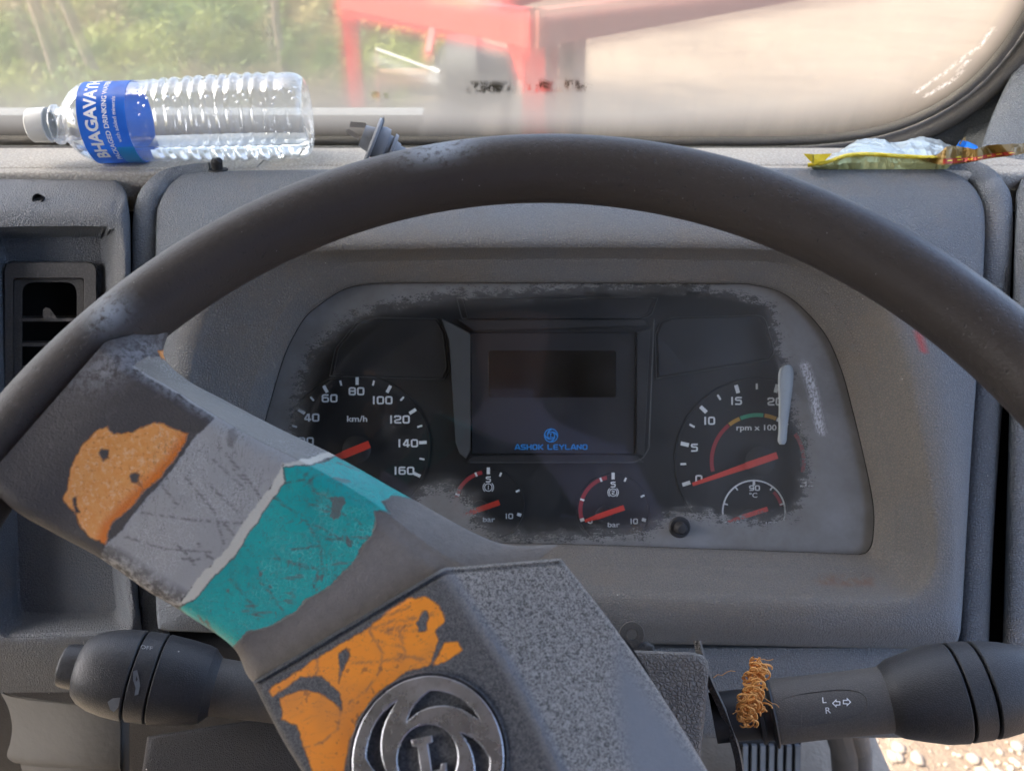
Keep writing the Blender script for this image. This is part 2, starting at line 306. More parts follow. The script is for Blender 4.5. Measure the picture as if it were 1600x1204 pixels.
def m_lens():
    t = NT('dusty_lens'); a = t.attr('dust'); s1 = t.noise(110, 6, .75, t.scaled((1, 2.2, 2.2))); s2 = t.noise(700, 3, .7, t.scaled((1, 2, 2))); s3 = t.noise(16, 5, .7)
    e = t.math('ADD', a, t.math('ADD', t.math('MULTIPLY', t.math('SUBTRACT', s1, .5), 1.3), t.math('MULTIPLY', t.math('SUBTRACT', s2, .5), .9)))
    hard = t.math('MAXIMUM', t.map(e, .40, .78), t.math('MULTIPLY', t.map(a, .05, .75, smooth=True), t.map(t.noise(60, 5, .7, t.scaled((1, 3, 3))), .35, .7, .1, .55))); film = t.math('MULTIPLY', t.map(s3, .35, .75), .075)
    sp = t.map(t.n('TexVoronoi', {'Vector': t.co, 'Scale': 230}, feature='F1'), .06, .02)
    scuff = t.math('MULTIPLY', t.attr('scuff'), t.map(t.noise(1100, 3, .7, t.scaled((1, .4, .4))), .42, .56), clamp=True)
    f = t.math('MAXIMUM', t.math('MULTIPLY', hard, t.map(s3, .3, .7, .80, .93)), t.math('MAXIMUM', t.math('ADD', film, t.math('MULTIPLY', t.attr('haze'), .22)), t.math('MULTIPLY', sp, .5))); f = t.math('MAXIMUM', f, t.math('MULTIPLY', scuff, .75))
    dc = t.mix(t.map(s3, .3, .7), (.165, .158, .142), (.225, .228, .230)); dc = t.mix(scuff, dc, (.55, .56, .58))
    dust = t.n('BsdfDiffuse', {0: dc})
    clear = t.n('BsdfTransparent', {0: (.90, .92, .92)}); gl = t.n('BsdfGlossy', {0: (1, 1, 1), 1: .035})
    fr = t.n('Fresnel', {0: 1.45}); cl = t.n('MixShader', {0: fr, 1: clear, 2: gl})
    return t.done(t.n('MixShader', {0: f, 1: cl, 2: dust}))
M_lens = m_lens()

def m_windshield():
    t = NT('dusty_glass'); z = t.n('SeparateXYZ', {0: t.co}, out=2); s1 = t.noise(3.2, 6, .7); s2 = t.noise(60, 5, .75, t.scaled((1, 1, .5))); st = t.noise(40, 3, .6, t.scaled((2, 2, .12)))
    zz = t.math('ADD', z, t.math('MULTIPLY', t.math('SUBTRACT', s1, .5), .03))
    veil = t.map(zz, .090, .020, .40, .90, True); veil = t.math('ADD', veil, t.math('MULTIPLY', t.math('SUBTRACT', st, .5), .12)); veil = t.math('ADD', veil, t.math('MULTIPLY', t.math('SUBTRACT', s2, .5), .10), clamp=True)
    sp = t.map(t.n('TexVoronoi', {'Vector': t.co, 'Scale': 140}, feature='F1'), .05, .02); veil = t.math('MAXIMUM', veil, t.math('MULTIPLY', sp, .6))
    clean = t.math('MULTIPLY', t.attr('wipe'), t.map(s2, .44, .53), clamp=True); veil = t.math('MULTIPLY', veil, t.math('SUBTRACT', 1.0, t.math('MULTIPLY', clean, .9)))
    sc = t.math('MULTIPLY', t.attr('scratch'), t.map(t.noise(300, 4, .7), .4, .6), clamp=True); veil = t.math('MAXIMUM', t.math('MAXIMUM', veil, sc), t.math('MULTIPLY', t.attr('edge_shade'), .93))
    col_ = t.mix(sc, t.mix(t.attr('edge_shade'), (.36, .335, .285), (.06, .055, .045)), (.9, .85, .75))  # dust colour goes dark by the seal to paint shade and dash reflection
    du = t.n('MixShader', {0: .5, 1: t.n('BsdfDiffuse', {0: col_}), 2: t.n('BsdfTranslucent', {0: col_})})
    cl = t.n('MixShader', {0: t.math('MULTIPLY', t.n('Fresnel', {0: 1.45}), .8), 1: t.n('MixShader', {0: .55, 1: t.n('BsdfTransparent', {0: (.93, .96, .94)}), 2: t.n('BsdfRefraction', {0: (.93, .96, .94), 1: .45, 2: 1.03})}), 2: t.n('BsdfGlossy', {1: .02})})
    dirt = t.math('MULTIPLY', t.attr('dirt'), t.map(s2, .47, .56), clamp=True)
    sh = t.n('MixShader', {0: veil, 1: cl, 2: du})
    return t.done(t.n('MixShader', {0: dirt, 1: sh, 2: t.n('BsdfDiffuse', {0: (.10, .085, .06)})}))
M_glass = m_windshield()

# ------------------------------------------------------------------ ground outside
def m_ground():
    t = NT('sandy_ground'); n1 = t.noise(.35, 6, .65); n2 = t.noise(3.0, 6, .7); n3 = t.noise(45, 4, .7); x = t.n('SeparateXYZ', {0: t.co})
    c = t.mix(t.map(n1, .35, .65), (.088, .064, .045), (.155, .118, .084)); c = t.mix(t.math('MULTIPLY', t.map(n2, .55, .68), .5), c, (.29, .235, .175)); rut = t.noise(1.2, 4, .6, t.scaled((.35, 2.2, 1)), 1.0); c = t.mix(t.math('MULTIPLY', t.map(rut, .56, .66), .55), c, (.085, .065, .048)); c = t.mix(t.math('MULTIPLY', t.map(n3, .5, .7), .35), c, (.15, .115, .08))
    g = t.math('MULTIPLY', t.map(t.math('ADD', x, t.math('MULTIPLY', t.math('SUBTRACT', n1, .5), 3.0)), -.9, -1.9), t.map(n2, .30, .5, .35, 1.0)); c = t.mix(g, c, t.mix(t.map(t.noise(1.3, 6, .7), .4, .62), (.045, .065, .015), (.17, .15, .07)))
    return t.done(t.bsdf(c, .95, t.bump(t.math('ADD', n2, n3), .02), spec=.2))
M_ground = m_ground()
mb = MB(); mb.add([(-400, -400, 0), (400, -400, 0), (400, 400, 0), (-400, 400, 0)], [(0, 1, 2, 3)])
tag(build(mb, 'ground', M_ground), 'pale sandy yard ground outside the truck', kind='structure')

def ico(sub=1):
    bm = bmesh.new(); bmesh.ops.create_icosphere(bm, subdivisions=sub, radius=1); v = np.array([q.co[:] for q in bm.verts]); f = [tuple(x.index for x in q.verts) for q in bm.faces]; bm.free(); return v, f
IV, IF = ico(1)
M_gravel = m_plain('gravel_stone', (.17, .135, .10), .9, var=.5, scale=25)
mb = MB()
for k in range(2600):
    x, y = rng.uniform(.75, 2.3), rng.uniform(.8, 2.4); r = .006 + .018 * rng.random() ** 2
    mb.add(IV * (r * rng.uniform(.7, 1.3), r * rng.uniform(.7, 1.3), r * .7) * (1 + .15 * rng.standard_normal((len(IV), 1))) + (x, y, r * .25), IF)
tag(build(mb, 'gravel', M_gravel, sharp=0), 'loose tan gravel on the ground beside the open door', kind='stuff')

mb = MB()
for k in range(1500):
    x, y = rng.uniform(.8, 12), rng.uniform(8, 32); r = .015 + .05 * rng.random() ** 3
    mb.add(IV * (r * rng.uniform(.7, 1.3), r * rng.uniform(.7, 1.3), r * .6) + (x, y, r * .2), IF)
tag(build(mb, 'pebbles', M_gravel, sharp=0), 'scattered pebbles and clods over the sandy yard', kind='stuff')
# ------------------------------------------------------------------ vegetation
def m_leaf(name, a, b):
    t = NT(name); oi = t.n('NewGeometry', out=8); c = t.mix(oi, a, b)
    return t.done(t.n('MixShader', {0: .35, 1: t.bsdf(c, .6, spec=.3), 2: t.n('BsdfTranslucent', {0: c})}))
M_leaf1 = m_leaf('leaf_yellowgreen', (.13, .16, .03), (.27, .29, .07)); M_leaf2 = m_leaf('leaf_green', (.07, .12, .03), (.16, .21, .06)); M_leaf3 = m_leaf('leaf_dry', (.20, .17, .07), (.30, .25, .11))
M_bark = m_plain('bark', (.20, .15, .115), .9, var=.4, scale=9, bump=.02, bscale=25)
def leaves(n, cen, rad, size, hollow=.25):
    d = rng.standard_normal((n, 3)); d /= np.linalg.norm(d, axis=1)[:, None]; cl = rng.standard_normal((max(6, n // 60), 3)); cl /= np.linalg.norm(cl, axis=1)[:, None]
    cl *= (hollow + (1 - hollow) * rng.random((len(cl), 1)) ** .5)
    c = cl[rng.integers(0, len(cl), n)] + .22 * d * rng.random((n, 1)); c = cen + c * rad; c[:, 2] = np.maximum(c[:, 2], .03)
    a = rng.standard_normal((n, 3)); a /= np.linalg.norm(a, axis=1)[:, None]; b = np.cross(a, rng.standard_normal((n, 3))); b /= np.linalg.norm(b, axis=1)[:, None]
    s = size * rng.uniform(.6, 1.4, (n, 1)); V = np.stack([c - a * s, c + b * s * .45, c + a * s, c - b * s * .45], 1).reshape(-1, 3)
    return V, [(4 * i, 4 * i + 1, 4 * i + 2, 4 * i + 3) for i in range(n)]
def tree(x, y, r, h, lean, label, leaf, twin=False):
    root = thing('tree', (x, y, 0), label, 'tree', 'trees behind the undergrowth')
    m = MB(); zs = np.linspace(-.1, h, 9); path = np.stack([x + lean * zs / h + .06 * np.sin(zs * 1.7 + x), y + .05 * np.cos(zs * 1.3), zs], 1); m.tube(path, r * np.linspace(1.15, .55, 9), 12)
    top = path[-1]
    for k in range(5):
        a = k * 1.25 + x; st = path[5 + k % 3]; en = st + np.array([math.cos(a), math.sin(a), 1.1]) * rng.uniform(.9, 1.6); m.tube(np.linspace(st, en, 4), r * np.linspace(.42, .15, 4), 7)
    build(m, 'trunk', M_bark, root, 0)
    V, Fq = leaves(2600, top + (0, 0, .9), np.array([1.9, 1.9, 1.3]), .09); build((V, Fq), 'crown', leaf, root, 0)
tree(-5.2, 9.4, .065, 4.4, .25, 'slender tree with pale brown trunk beside its twin', M_leaf1)
tree(-4.75, 9.6, .06, 4.6, -.35, 'slender tree leaning away from its twin trunk', M_leaf2)
tree(-3.1, 11.5, .055, 4.8, .1, 'lone thin tree standing near the red steel frame', M_leaf2)
tree(-8.6, 12.5, .10, 5.0, .2, 'tree with thick trunk deep in the undergrowth', M_leaf1)
sh = [(-6.6, 8.9, .9, 1.0, 0), (-5.3, 8.2, .8, .75, 1), (-4.2, 8.8, .85, .9, 1), (-3.2, 9.4, .8, .8, 2), (-7.4, 10.4, 1.1, 1.5, 0), (-6.1, 11.2, 1.2, 1.3, 1), (-4.6, 11.4, 1.1, 1.2, 0), (-3.0, 12.4, 1.1, .9, 1), (-2.2, 10.6, .7, .6, 2), (-9.0, 12.6, 1.5, 2.0, 0), (-7.0, 13.8, 1.4, 1.5, 2), (-5.0, 14.4, 1.4, 1.2, 1), (-1.9, 13.2, .8, .6, 0), (-8.3, 8.2, .9, 1.2, 1), (-11, 15, 2.0, 2.4, 1), (-8.5, 16.5, 2.0, 2.2, 0), (-6, 17, 1.9, 1.9, 1), (-4, 17.5, 1.7, 1.5, 2), (-12.5, 19, 2.4, 2.6, 0), (-9.5, 20.5, 2.4, 2.6, 1), (-6.5, 21.5, 2.3, 2.2, 0), (-3.6, 22, 1.6, 1.2, 1), (-1.9, 17, 1.1, .9, 0), (-5.7, 9.9, 1.0, .8, 0), (-3.8, 10.3, .9, .7, 0)]
SL = ['yellow green leafy shrub in the rough undergrowth', 'mid green bushy shrub in the rough undergrowth', 'dry straw coloured shrub in the rough undergrowth']
for (x, y, r, h, k) in sh:
    root = thing('shrub', (x, y, 0), SL[k], 'shrub', ['yellow green shrubs', 'mid green shrubs', 'dry shrubs'][k])
    m = MB()
    for q in range(6):
        a = q * 1.05 + x; m.tube(np.linspace((x, y, -.05), (x + r * .6 * math.cos(a), y + r * .6 * math.sin(a), h * .8), 4), np.linspace(.02, .006, 4), 6)
    build(m, 'stem', M_bark, root, 0)
    V, Fq = leaves(int(2200 * max(1, r)), np.array([x, y, h * .5]), np.array([r, r, h * .55]), .05 + .012 * max(0, y - 10) / 4); build((V, Fq), 'foliage', [M_leaf1, M_leaf2, M_leaf3][k], root, 0)
n = 26000; gx = -1.6 - 9 * rng.random(n) ** 1.1; gy = 6 + 12 * rng.random(n); gh = .08 + .22 * rng.random(n); ga = rng.random(n) * 6.28
b = np.stack([gx, gy, np.full(n, -.01)], 1); w = np.stack([np.cos(ga), np.sin(ga), 0 * ga], 1) * .012; tip = b + np.stack([rng.normal(0, .06, n), rng.normal(0, .06, n), gh], 1)
tag(build((np.stack([b - w, b + w, tip], 1).reshape(-1, 3), [(3 * i, 3 * i + 1, 3 * i + 2) for i in range(n)]), 'grass', M_leaf1, sharp=0), 'rough green grass under the shrubs and trees', kind='stuff')

# ------------------------------------------------------------------ red steel frame and machinery outside
M_redsteel = m_plain('red_paint', (.30, .020, .012), .55, var=.35, scale=11)
M_redshade = m_plain('shaded_red_paint', (.21, .055, .035), .7, var=.4, scale=14)  # browner copy of the red; the right rail's shaded face is in the colour
M_rust = m_plain('rusty_steel', (.17, .085, .055), .8, var=.4, scale=20)
Z1 = 1.73
CN = np.array([.11, 4.25, Z1]); LE = np.array([-1.20, 6.45, Z1]); RE = np.array([2.45, 7.4, Z1]); BK = LE + RE - CN
root = thing('steel_gantry', (.11, 4.25, 0), 'red painted steel trailer frame with posts at its corners', 'trailer frame')
RE = CN + (RE - CN) * 1.5
for a, b, mm in ((CN, LE, M_redsteel), (CN, RE, M_redshade)):
    t_ = (b - a) / np.linalg.norm(b - a); m = MB(); m.bar(a - t_ * .04 - (0, 0, .0), b + t_ * .04, .11, .165); build(m, 'rail', mm, root)
for p in (CN, LE):
    m = MB(); m.box((p[0] - .055, p[1] - .055, 0), (p[0] + .055, p[1] + .055, Z1 - .08)); build(m, 'post', M_redsteel, root)
tR = (RE - CN) / np.linalg.norm(RE - CN); tL = (LE - CN) / np.linalg.norm(LE - CN)
p = CN + tR * .16; m = MB(); m.bar(p - (0, 0, .08), p * (1, 1, 0) + (0, 0, .45), .06, .06, (1, 0, 0)); build(m, 'stiffener', M_redsteel, root)
p = CN + tR * .36; m = MB(); m.bar(p - (0, 0, .08), p * (1, 1, 0) + (0, 0, .0), .09, .12, tR); build(m, 'post', M_rust, root)
for tt in (tL,):
    m = MB(); q = np.array([0, 0, 1.0]); P0 = CN - q * .075 + tt * .05; w_ = np.cross(tt, q) * .012
    m.prism([P0 + w_, P0 + tt * .22 + w_, P0 - q * .24 + w_], [P0 - w_, P0 + tt * .22 - w_, P0 - q * .24 - w_]); build(m, 'gusset', M_redsteel, root)
m = MB(); m.bar(CN + tR * .03 - (0, 0, .16), CN + tR * .33 - (0, 0, .16), .02, .10); build(m, 'gusset', M_rust, root)
m = MB(); m.bar(CN * (1, 1, 0) + (0, 0, .62), LE * (1, 1, 0) + (0, 0, .62), .07, .08); build(m, 'rail', M_redsteel, root)
up_ = np.array([0, 0, 1.0]); a_ = CN + tR * .25 - tL * 0 + up_ * .10; m = MB(); m.bar(CN + tL * .55 + tR * .25 + up_ * .12, RE + tL * .35 + up_ * .12, .09, .10); build(m, 'upper_rail', M_redsteel, root)
m = MB(); m.bar(CN + tL * .50 + up_ * .06, CN + tL * .62 + tR * .62 + up_ * .09, .07, .07); build(m, 'cross_member', M_redsteel, root)
m = MB(); m.bar(LE + tR * .05 - up_ * .10, LE + tR * 1.3 - up_ * .35, .06, .09); build(m, 'diagonal_brace', M_redshade, root)
# tyre and axle standing under the frame
M_tyre = m_plain('tyre_rubber', (.03, .03, .03), .85); M_gal = m_plain('steel_rod', (.30, .30, .30), .5, .5); M_tank = m_plain('grey_green_paint', (.10, .11, .09), .6)
def wheel(x, y, yaw, label):
    root = thing('trailer_wheel', (x, y, 0), label, 'wheel', None); ax = np.array([math.cos(yaw), math.sin(yaw), 0]); c = np.array([x, y, .52])
    m = MB(); m.lathe(c, ax, [(-.10, .30), (-.13, .40), (-.12, .48), (-.07, .52), (0, .53), (.07, .52), (.12, .48), (.13, .40), (.10, .30)], 40); build(m, 'tyre', M_tyre, root)
    m = MB(); m.lathe(c, ax, [(-.09, .0), (-.09, .12), (-.05, .18), (-.09, .30), (.09, .30), (.05, .18), (.09, .12), (.09, 0)], 32); build(m, 'rim', M_rust, root)
wheel(-.55, 6.1, 2.6, 'black tyre standing inside the red frame beside the drum')
M_mach = m_plain('greasy_metal', (.022, .022, .018), .6, var=.5, scale=12)
root = thing('gearbox', (-.25, 6.9, 0), 'dark greasy gearbox on legs behind the red frame', 'gearbox'); m = MB(); m.lathe((-.62, 6.9, 1.12), (1, 0, 0), [(0, 0), (0, .16), (.06, .22), (.10, .30), (.34, .31), (.40, .24), (.60, .20), (.66, .13), (.66, 0)], 24); build(m, 'housing', M_mach, root, 40)
m = MB(); m.tube([(-1.1, 6.9, 1.12), (.5, 6.9, 1.12)], .045, 12); build(m, 'shaft', M_rust, root)
for x in (-.5, -.05): m = MB(); m.bar((x, 6.9, 0), (x, 6.9, .95), .10, .14, (0, 1, 0)); build(m, 'leg', M_rust, root)
for x in (-.66, .0): m = MB(); m.bar((x, 6.75, 1.30), (x + .05, 7.0, 1.58), .05, .06); build(m, 'lever', M_redsteel, root)
root = thing('steel_rod', (-.86, 5.7, 0), 'bright thin steel rod propped across the red frame', 'rod'); m = MB(); m.tube([(-.93, 5.85, 1.44), (-.50, 5.45, 1.36)], .012, 8); build(m, 'shaft', M_gal, root); m = MB(); m.tube([(-.98, 5.95, 0), (-.93, 5.85, 1.44)], .012, 8); build(m, 'stand', M_rust, root); m = MB(); m.tube([(-.52, 5.47, 1.365), (-.46, 5.41, 1.35)], .022, 10); build(m, 'end_socket', M_gal, root)

# ------------------------------------------------------------------ truck cab shell
cab = thing('truck_cab', (-.6, 0, 1.1), 'plain grey lined truck cab shell around the dashboard with open door', 'truck cab')
def slab(name, lo, hi, mat=M_cab, parent=cab): m = MB(); m.box(lo, hi); return build(m, name, mat, parent)
slab('roof', (-1.78, -.95, 2.72), (.60, .60, 2.78))
slab('rear_wall', (-1.78, -.95, 1.1), (.60, -.90, 2.72))
slab('floor_panel', (-1.78, -.90, 1.10), (.52, .80, 1.15), M_floor); slab('bulkhead', (-1.78, .80, 1.10), (.50, .84, 1.94), M_floor)
slab('door_panel', (-1.78, -.90, 1.15), (-1.72, .80, 1.88)); slab('door_pillar', (-1.78, -.90, 1.88), (-1.72, -.78, 2.72)); slab('door_pillar', (-1.78, .64, 1.88), (-1.72, .70, 2.72))
slab('door_pillar', (.54, -.90, 1.1), (.60, -.40, 2.72)); slab('windscreen_header', (-1.78, .52, 2.60), (.60, .60, 2.72))
# driver's seat behind the eye
seat = thing('driver_seat', (0, -.45, 1.15), 'dark fabric driver seat with tall backrest facing the steering wheel', 'seat'); M_seat = m_plain('seat_cloth', (.055, .05, .06), .9, var=.3, scale=40, bump=.001, bscale=300)
def cushion(name, a, b, prof, w): # rounded cushion swept along a line
    m = MB(); a, b = np.array(a, float), np.array(b, float); ax_ = (b - a); L_ = np.linalg.norm(ax_); ax_ = ax_ / L_; xx = np.array([1., 0, 0]); nn = np.cross(xx, ax_); an = np.linspace(0, 2 * math.pi, 28, endpoint=False); e_ = lambda q: np.sign(q) * np.abs(q) ** .45
    m.grid([a + ax_ * L_ * k + e_(np.cos(an))[:, None] * xx * w * s_ + e_(np.sin(an))[:, None] * nn * prof * s_ for k, s_ in ((0, .02), (.0, .7), (.02, .88), (.07, .98), (.5, 1), (.93, .98), (.98, .88), (1., .7), (1., .02))], False, True); build(m, name, M_seat, seat, 60)
cushion('seat_cushion', (0, -.72, 1.55), (0, -.05, 1.58), .08, .25); cushion('backrest', (0, -.62, 1.60), (0, -.78, 2.24), .07, .25); cushion('headrest', (0, -.82, 2.26), (0, -.85, 2.46), .05, .14)
m = MB(); m.box((-.2, -.72, 1.15), (.2, -.28, 1.45)); build(m, 'seat_base', M_black, seat)
# driver holding still behind the lens of the picture: shows as a reflection in the instrument glass
def person():
    o = thing('person', (0, -.60, 1.62), 'seated driver in a lavender shirt with hands on the thighs', 'person')
    J = dict(pel=((0, -.62, 1.70), .135), wai=((0, -.60, 1.84), .125), che=((0, -.56, 2.02), .145), nek=((0, -.50, 2.20), .060), nk2=((0, -.475, 2.26), .055), hd1=((0, -.455, 2.33), .078), hd2=((0, -.455, 2.40), .084), hd3=((0, -.46, 2.45), .058))
    E_ = [('pel', 'wai'), ('wai', 'che'), ('che', 'nek'), ('nek', 'nk2'), ('nk2', 'hd1'), ('hd1', 'hd2'), ('hd2', 'hd3')]
    for s_, k in ((1, 'r'), (-1, 'l')):
        J.update({'sh' + k: ((.19 * s_, -.56, 2.12), .070), 'el' + k: ((.27 * s_, -.52, 1.84), .048), 'wr' + k: ((.17 * s_, -.30, 1.74), .030), 'pa' + k: ((.155 * s_, -.235, 1.73), .030), 'hp' + k: ((.10 * s_, -.58, 1.66), .100), 'kn' + k: ((.15 * s_, -.16, 1.65), .068), 'an' + k: ((.14 * s_, .02, 1.26), .045), 'to' + k: ((.15 * s_, .16, 1.20), .035)})
        E_ += [('che', 'sh' + k), ('sh' + k, 'el' + k), ('el' + k, 'wr' + k), ('wr' + k, 'pa' + k), ('pel', 'hp' + k), ('hp' + k, 'kn' + k), ('kn' + k, 'an' + k), ('an' + k, 'to' + k)]
        for q in range(5):
            x = .155 * s_ + (.026 - .0135 * q) * s_ if q else .155 * s_ - .034 * s_; y = -.235 if q else -.262; L_ = (.050, .070, .076, .070, .056)[q]
            a = (x, y + (.02 if q else .0), 1.733); b = (x + (-.012 * s_ if not q else 0), y + .02 + L_ * .55, 1.731); c = (x + (-.012 * s_ if not q else 0), y + .02 + L_, 1.722)
            J.update({f'f{q}a{k}': (a, .0105), f'f{q}b{k}': (b, .0092), f'f{q}c{k}': (c, .0080)}); E_ += [('pa' + k, f'f{q}a{k}'), (f'f{q}a{k}', f'f{q}b{k}'), (f'f{q}b{k}', f'f{q}c{k}')]
    nm = list(J); bm = bmesh.new(); ly = bm.verts.layers.skin.verify(); vv = [bm.verts.new(J[k][0]) for k in nm]
    for v_, k in zip(vv, nm): v_[ly].radius = (J[k][1],) * 2; v_[ly].use_root = (k == 'pel')
    for a, b in E_: bm.edges.new((vv[nm.index(a)], vv[nm.index(b)]))
    me = bpy.data.meshes.new('b'); bm.to_mesh(me); bm.free(); ob = bpy.data.objects.new('b', me); col.objects.link(ob); md = ob.modifiers.new('s', 'SKIN'); md.use_smooth_shade = True; ss = ob.modifiers.new('u', 'SUBSURF'); ss.levels = ss.render_levels = 2
    ev = ob.evaluated_get(bpy.context.evaluated_depsgraph_get()).to_mesh(); V = np.array([q.co[:] for q in ev.vertices]); Fc = [tuple(q.vertices) for q in ev.polygons]; bpy.data.objects.remove(ob)
    V = V + 0.0; hd = V[:, 2] > 2.27; f_ = hd & (V[:, 1] > -.42) # nose, eye sockets and chin on the head
    V[:, 1] += np.where(f_, .026 * np.exp(-(V[:, 0] / .014) ** 2 - ((V[:, 2] - 2.365) / .022) ** 2) - .010 * np.exp(-((np.abs(V[:, 0]) - .032) / .016) ** 2 - ((V[:, 2] - 2.395) / .014) ** 2) + .008 * np.exp(-(V[:, 0] / .02) ** 2 - ((V[:, 2] - 2.305) / .014) ** 2), 0)
    m = MB(); m.v = [V]; m.f = Fc; m.n = len(V); cz = np.array([V[list(q)].mean(0) for q in Fc])
    m.mi = [1 if (1.78 < c[2] < 2.225 and not (abs(c[0]) > .12 and c[1] > -.42)) or (c[2] > 1.66 and c[1] < -.66) else (2 if c[2] < 1.80 and not (c[1] > -.40 and c[2] > 1.70 and abs(c[0]) > .10) and c[2] > 1.27 else (3 if c[2] <= 1.27 else 0)) for c in cz]
    build(m, 'body', [m_plain('skin', (.25, .13, .085), .5), m_plain('lavender_shirt', (.42, .39, .56), .85, bump=.002, bscale=40), m_plain('trousers', (.06, .06, .07), .9), M_black], o, 0)
    m = MB(); th_ = np.linspace(0, 2 * math.pi, 28, endpoint=False); m.grid([np.stack([.089 * math.sin(p_) * np.cos(th_), -.465 + .100 * math.sin(p_) * np.sin(th_) - .012 * (np.sin(th_) > 0), 2.405 + .095 * math.cos(p_) + .028 * (np.sin(th_) > 0) * math.sin(p_)], 1) for p_ in np.linspace(.05, 1.62, 12)], False, True); build(m, 'hair', m_plain('hair_black', (.012, .010, .009), .5, bump=.003, bscale=200), o, 0)
    for s_ in (1, -1):
        m = MB(); m.v = []; m.add(IV * (.010, .022, .032) + (.083 * s_, -.455, 2.375), IF); build(m, 'ear', bpy.data.materials['skin'], o, 0)
    o.location = (0, -.40, 1.67)
person()
WSP = np.array([0, .72, 1.975]); WSN = np.array([0, -math.cos(R_(13)), -math.sin(R_(13))])
m = MB(); m.box((-1.78, .715, 1.90), (.46, .80, 1.958)); build(m, 'scuttle', M_black, cab)

# ------------------------------------------------------------------ windscreen
ws = thing('windscreen', WSP, 'dusty windscreen with milky lower edge and black rubber seal', 'windscreen')
edge_px = cr([(-3300, 214), (-1500, 214), (-400, 214), (400, 215), (1040, 216), (1200, 216), (1290, 212), (1370, 200), (1440, 176), (1500, 140), (1545, 98), (1585, 45), (1620, -20), (1655, -110), (1685, -240), (1700, -420)], 8)
EP = on_plane(edge_px[:, 0], edge_px[:, 1], WSP, WSN); EP = EP[EP[:, 0] > -1.72]
UPW = np.array([0, -math.sin(R_(13)), math.cos(R_(13))])
top = [EP[-1] + UPW * ((2.60 - EP[-1][2]) / UPW[2])]; topl = np.array([-1.70, 0, 0]) * 1.0
TL = WSP + UPW * ((2.60 - WSP[2]) / UPW[2]); TL = np.array([-1.70, TL[1], 2.60]); BL = np.array([-1.70, EP[0][1], EP[0][2]])
EPl = EP[EP[:, 0] < -.45]; EPr = EP[EP[:, 0] >= -.45]
outl = np.vstack([resample(np.vstack([[BL], EPl, EPr[:1]]), 60)[:-1], resample(EPr, 560), resample(np.vstack([[EP[-1]], top, [TL], [BL]]), 160)[1:-1]])
cen = np.array([-.15, 0, 0]) + WSP + UPW * .16
G = np.array([cen + (outl - cen) * k for k in np.r_[0.0004, .03, np.linspace(.1, .8, 36), np.linspace(.815, 1, 36)]])
V = G.reshape(-1, 3); rel = V - EYE; dep = -(rel @ CZ); PX = 800 + F * (rel @ CX) / dep; PY = 602 - F * (rel @ CY) / dep; PP = np.stack([PX, PY], 1)
def near_path(pts, path, wdt): 
    d = np.full(len(pts), 1e9); path = np.asarray(path, float)
    for a, b in zip(path[:-1], path[1:]):
        ab = b - a; t = np.clip(((pts - a) @ ab) / (ab @ ab + 1e-9), 0, 1); d = np.minimum(d, np.linalg.norm(pts - a - t[:, None] * ab, axis=1))
    return np.clip(1.6 - d / wdt, 0, 1)
wipe = np.maximum.reduce([near_path(PP, [(810, 138), (860, 136)], 7), near_path(PP, [(586, 149), (600, 148)], 5), near_path(PP, [(735, 138), (905, 134)], 7)])
dirt = np.maximum.reduce([near_path(PP, [(738, 137), (778, 137)], 7), near_path(PP, [(825, 133), (850, 132)], 6), near_path(PP, [(882, 132), (912, 134)], 6)])
scr_ = np.maximum.reduce([near_path(PP, [(1430, 145), (1470, 118), (1530, 72), (1553, 45)], 2), near_path(PP, [(1447, 150), (1490, 125), (1513, 95)], 2)])
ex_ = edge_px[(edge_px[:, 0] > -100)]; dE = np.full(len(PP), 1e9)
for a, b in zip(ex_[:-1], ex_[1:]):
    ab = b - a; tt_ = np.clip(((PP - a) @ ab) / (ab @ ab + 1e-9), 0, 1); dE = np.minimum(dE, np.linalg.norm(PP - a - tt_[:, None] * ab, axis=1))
edge_shade = np.clip(1 - dE / np.interp(PP[:, 0], [1000, 1450], [38, 75]), 0, 1) ** 1.3  # painted shade: less lit dust and dash reflection fading in towards the seal
m = MB(); m.grid(G, False, True)
# finer patch of glass low in front of the wheel carries the smears
build(m, 'glass', M_glass, ws, 0, attrs={'wipe': wipe, 'dirt': dirt, 'scratch': scr_, 'edge_shade': edge_shade})
for off, rr, nm in ((-.001, .0042, 'seal_lip'), (-.016, .0085, 'seal_bead')):
    P = EP.copy(); T = np.gradient(P, axis=0); T /= np.linalg.norm(T, axis=1)[:, None]; Nn = np.cross(T, -WSN); Nn *= np.sign((Nn @ UPW))[:, None] if False else 1
    Nn = np.cross(WSN, T); s_ = np.sign(Nn[len(P) // 4] @ UPW); P = P + s_ * Nn * off + WSN * .004
    m = MB(); m.tube(resample(P, 160), rr, 12); build(m, nm, M_seal, ws, 0)
T = np.gradient(EP, axis=0); T /= np.linalg.norm(T, axis=1)[:, None]; Nn = np.cross(WSN, T); Nn *= -np.sign(Nn[len(EP) // 4] @ UPW)
m = MB(); m.grid([EP + Nn * .004 - WSN * .003, EP + Nn * .02 + WSN * .002, EP + Nn * .045 + WSN * .012, EP + Nn * .10 + WSN * .012]); build(m, 'frame_flange', M_pillar, ws, 50)
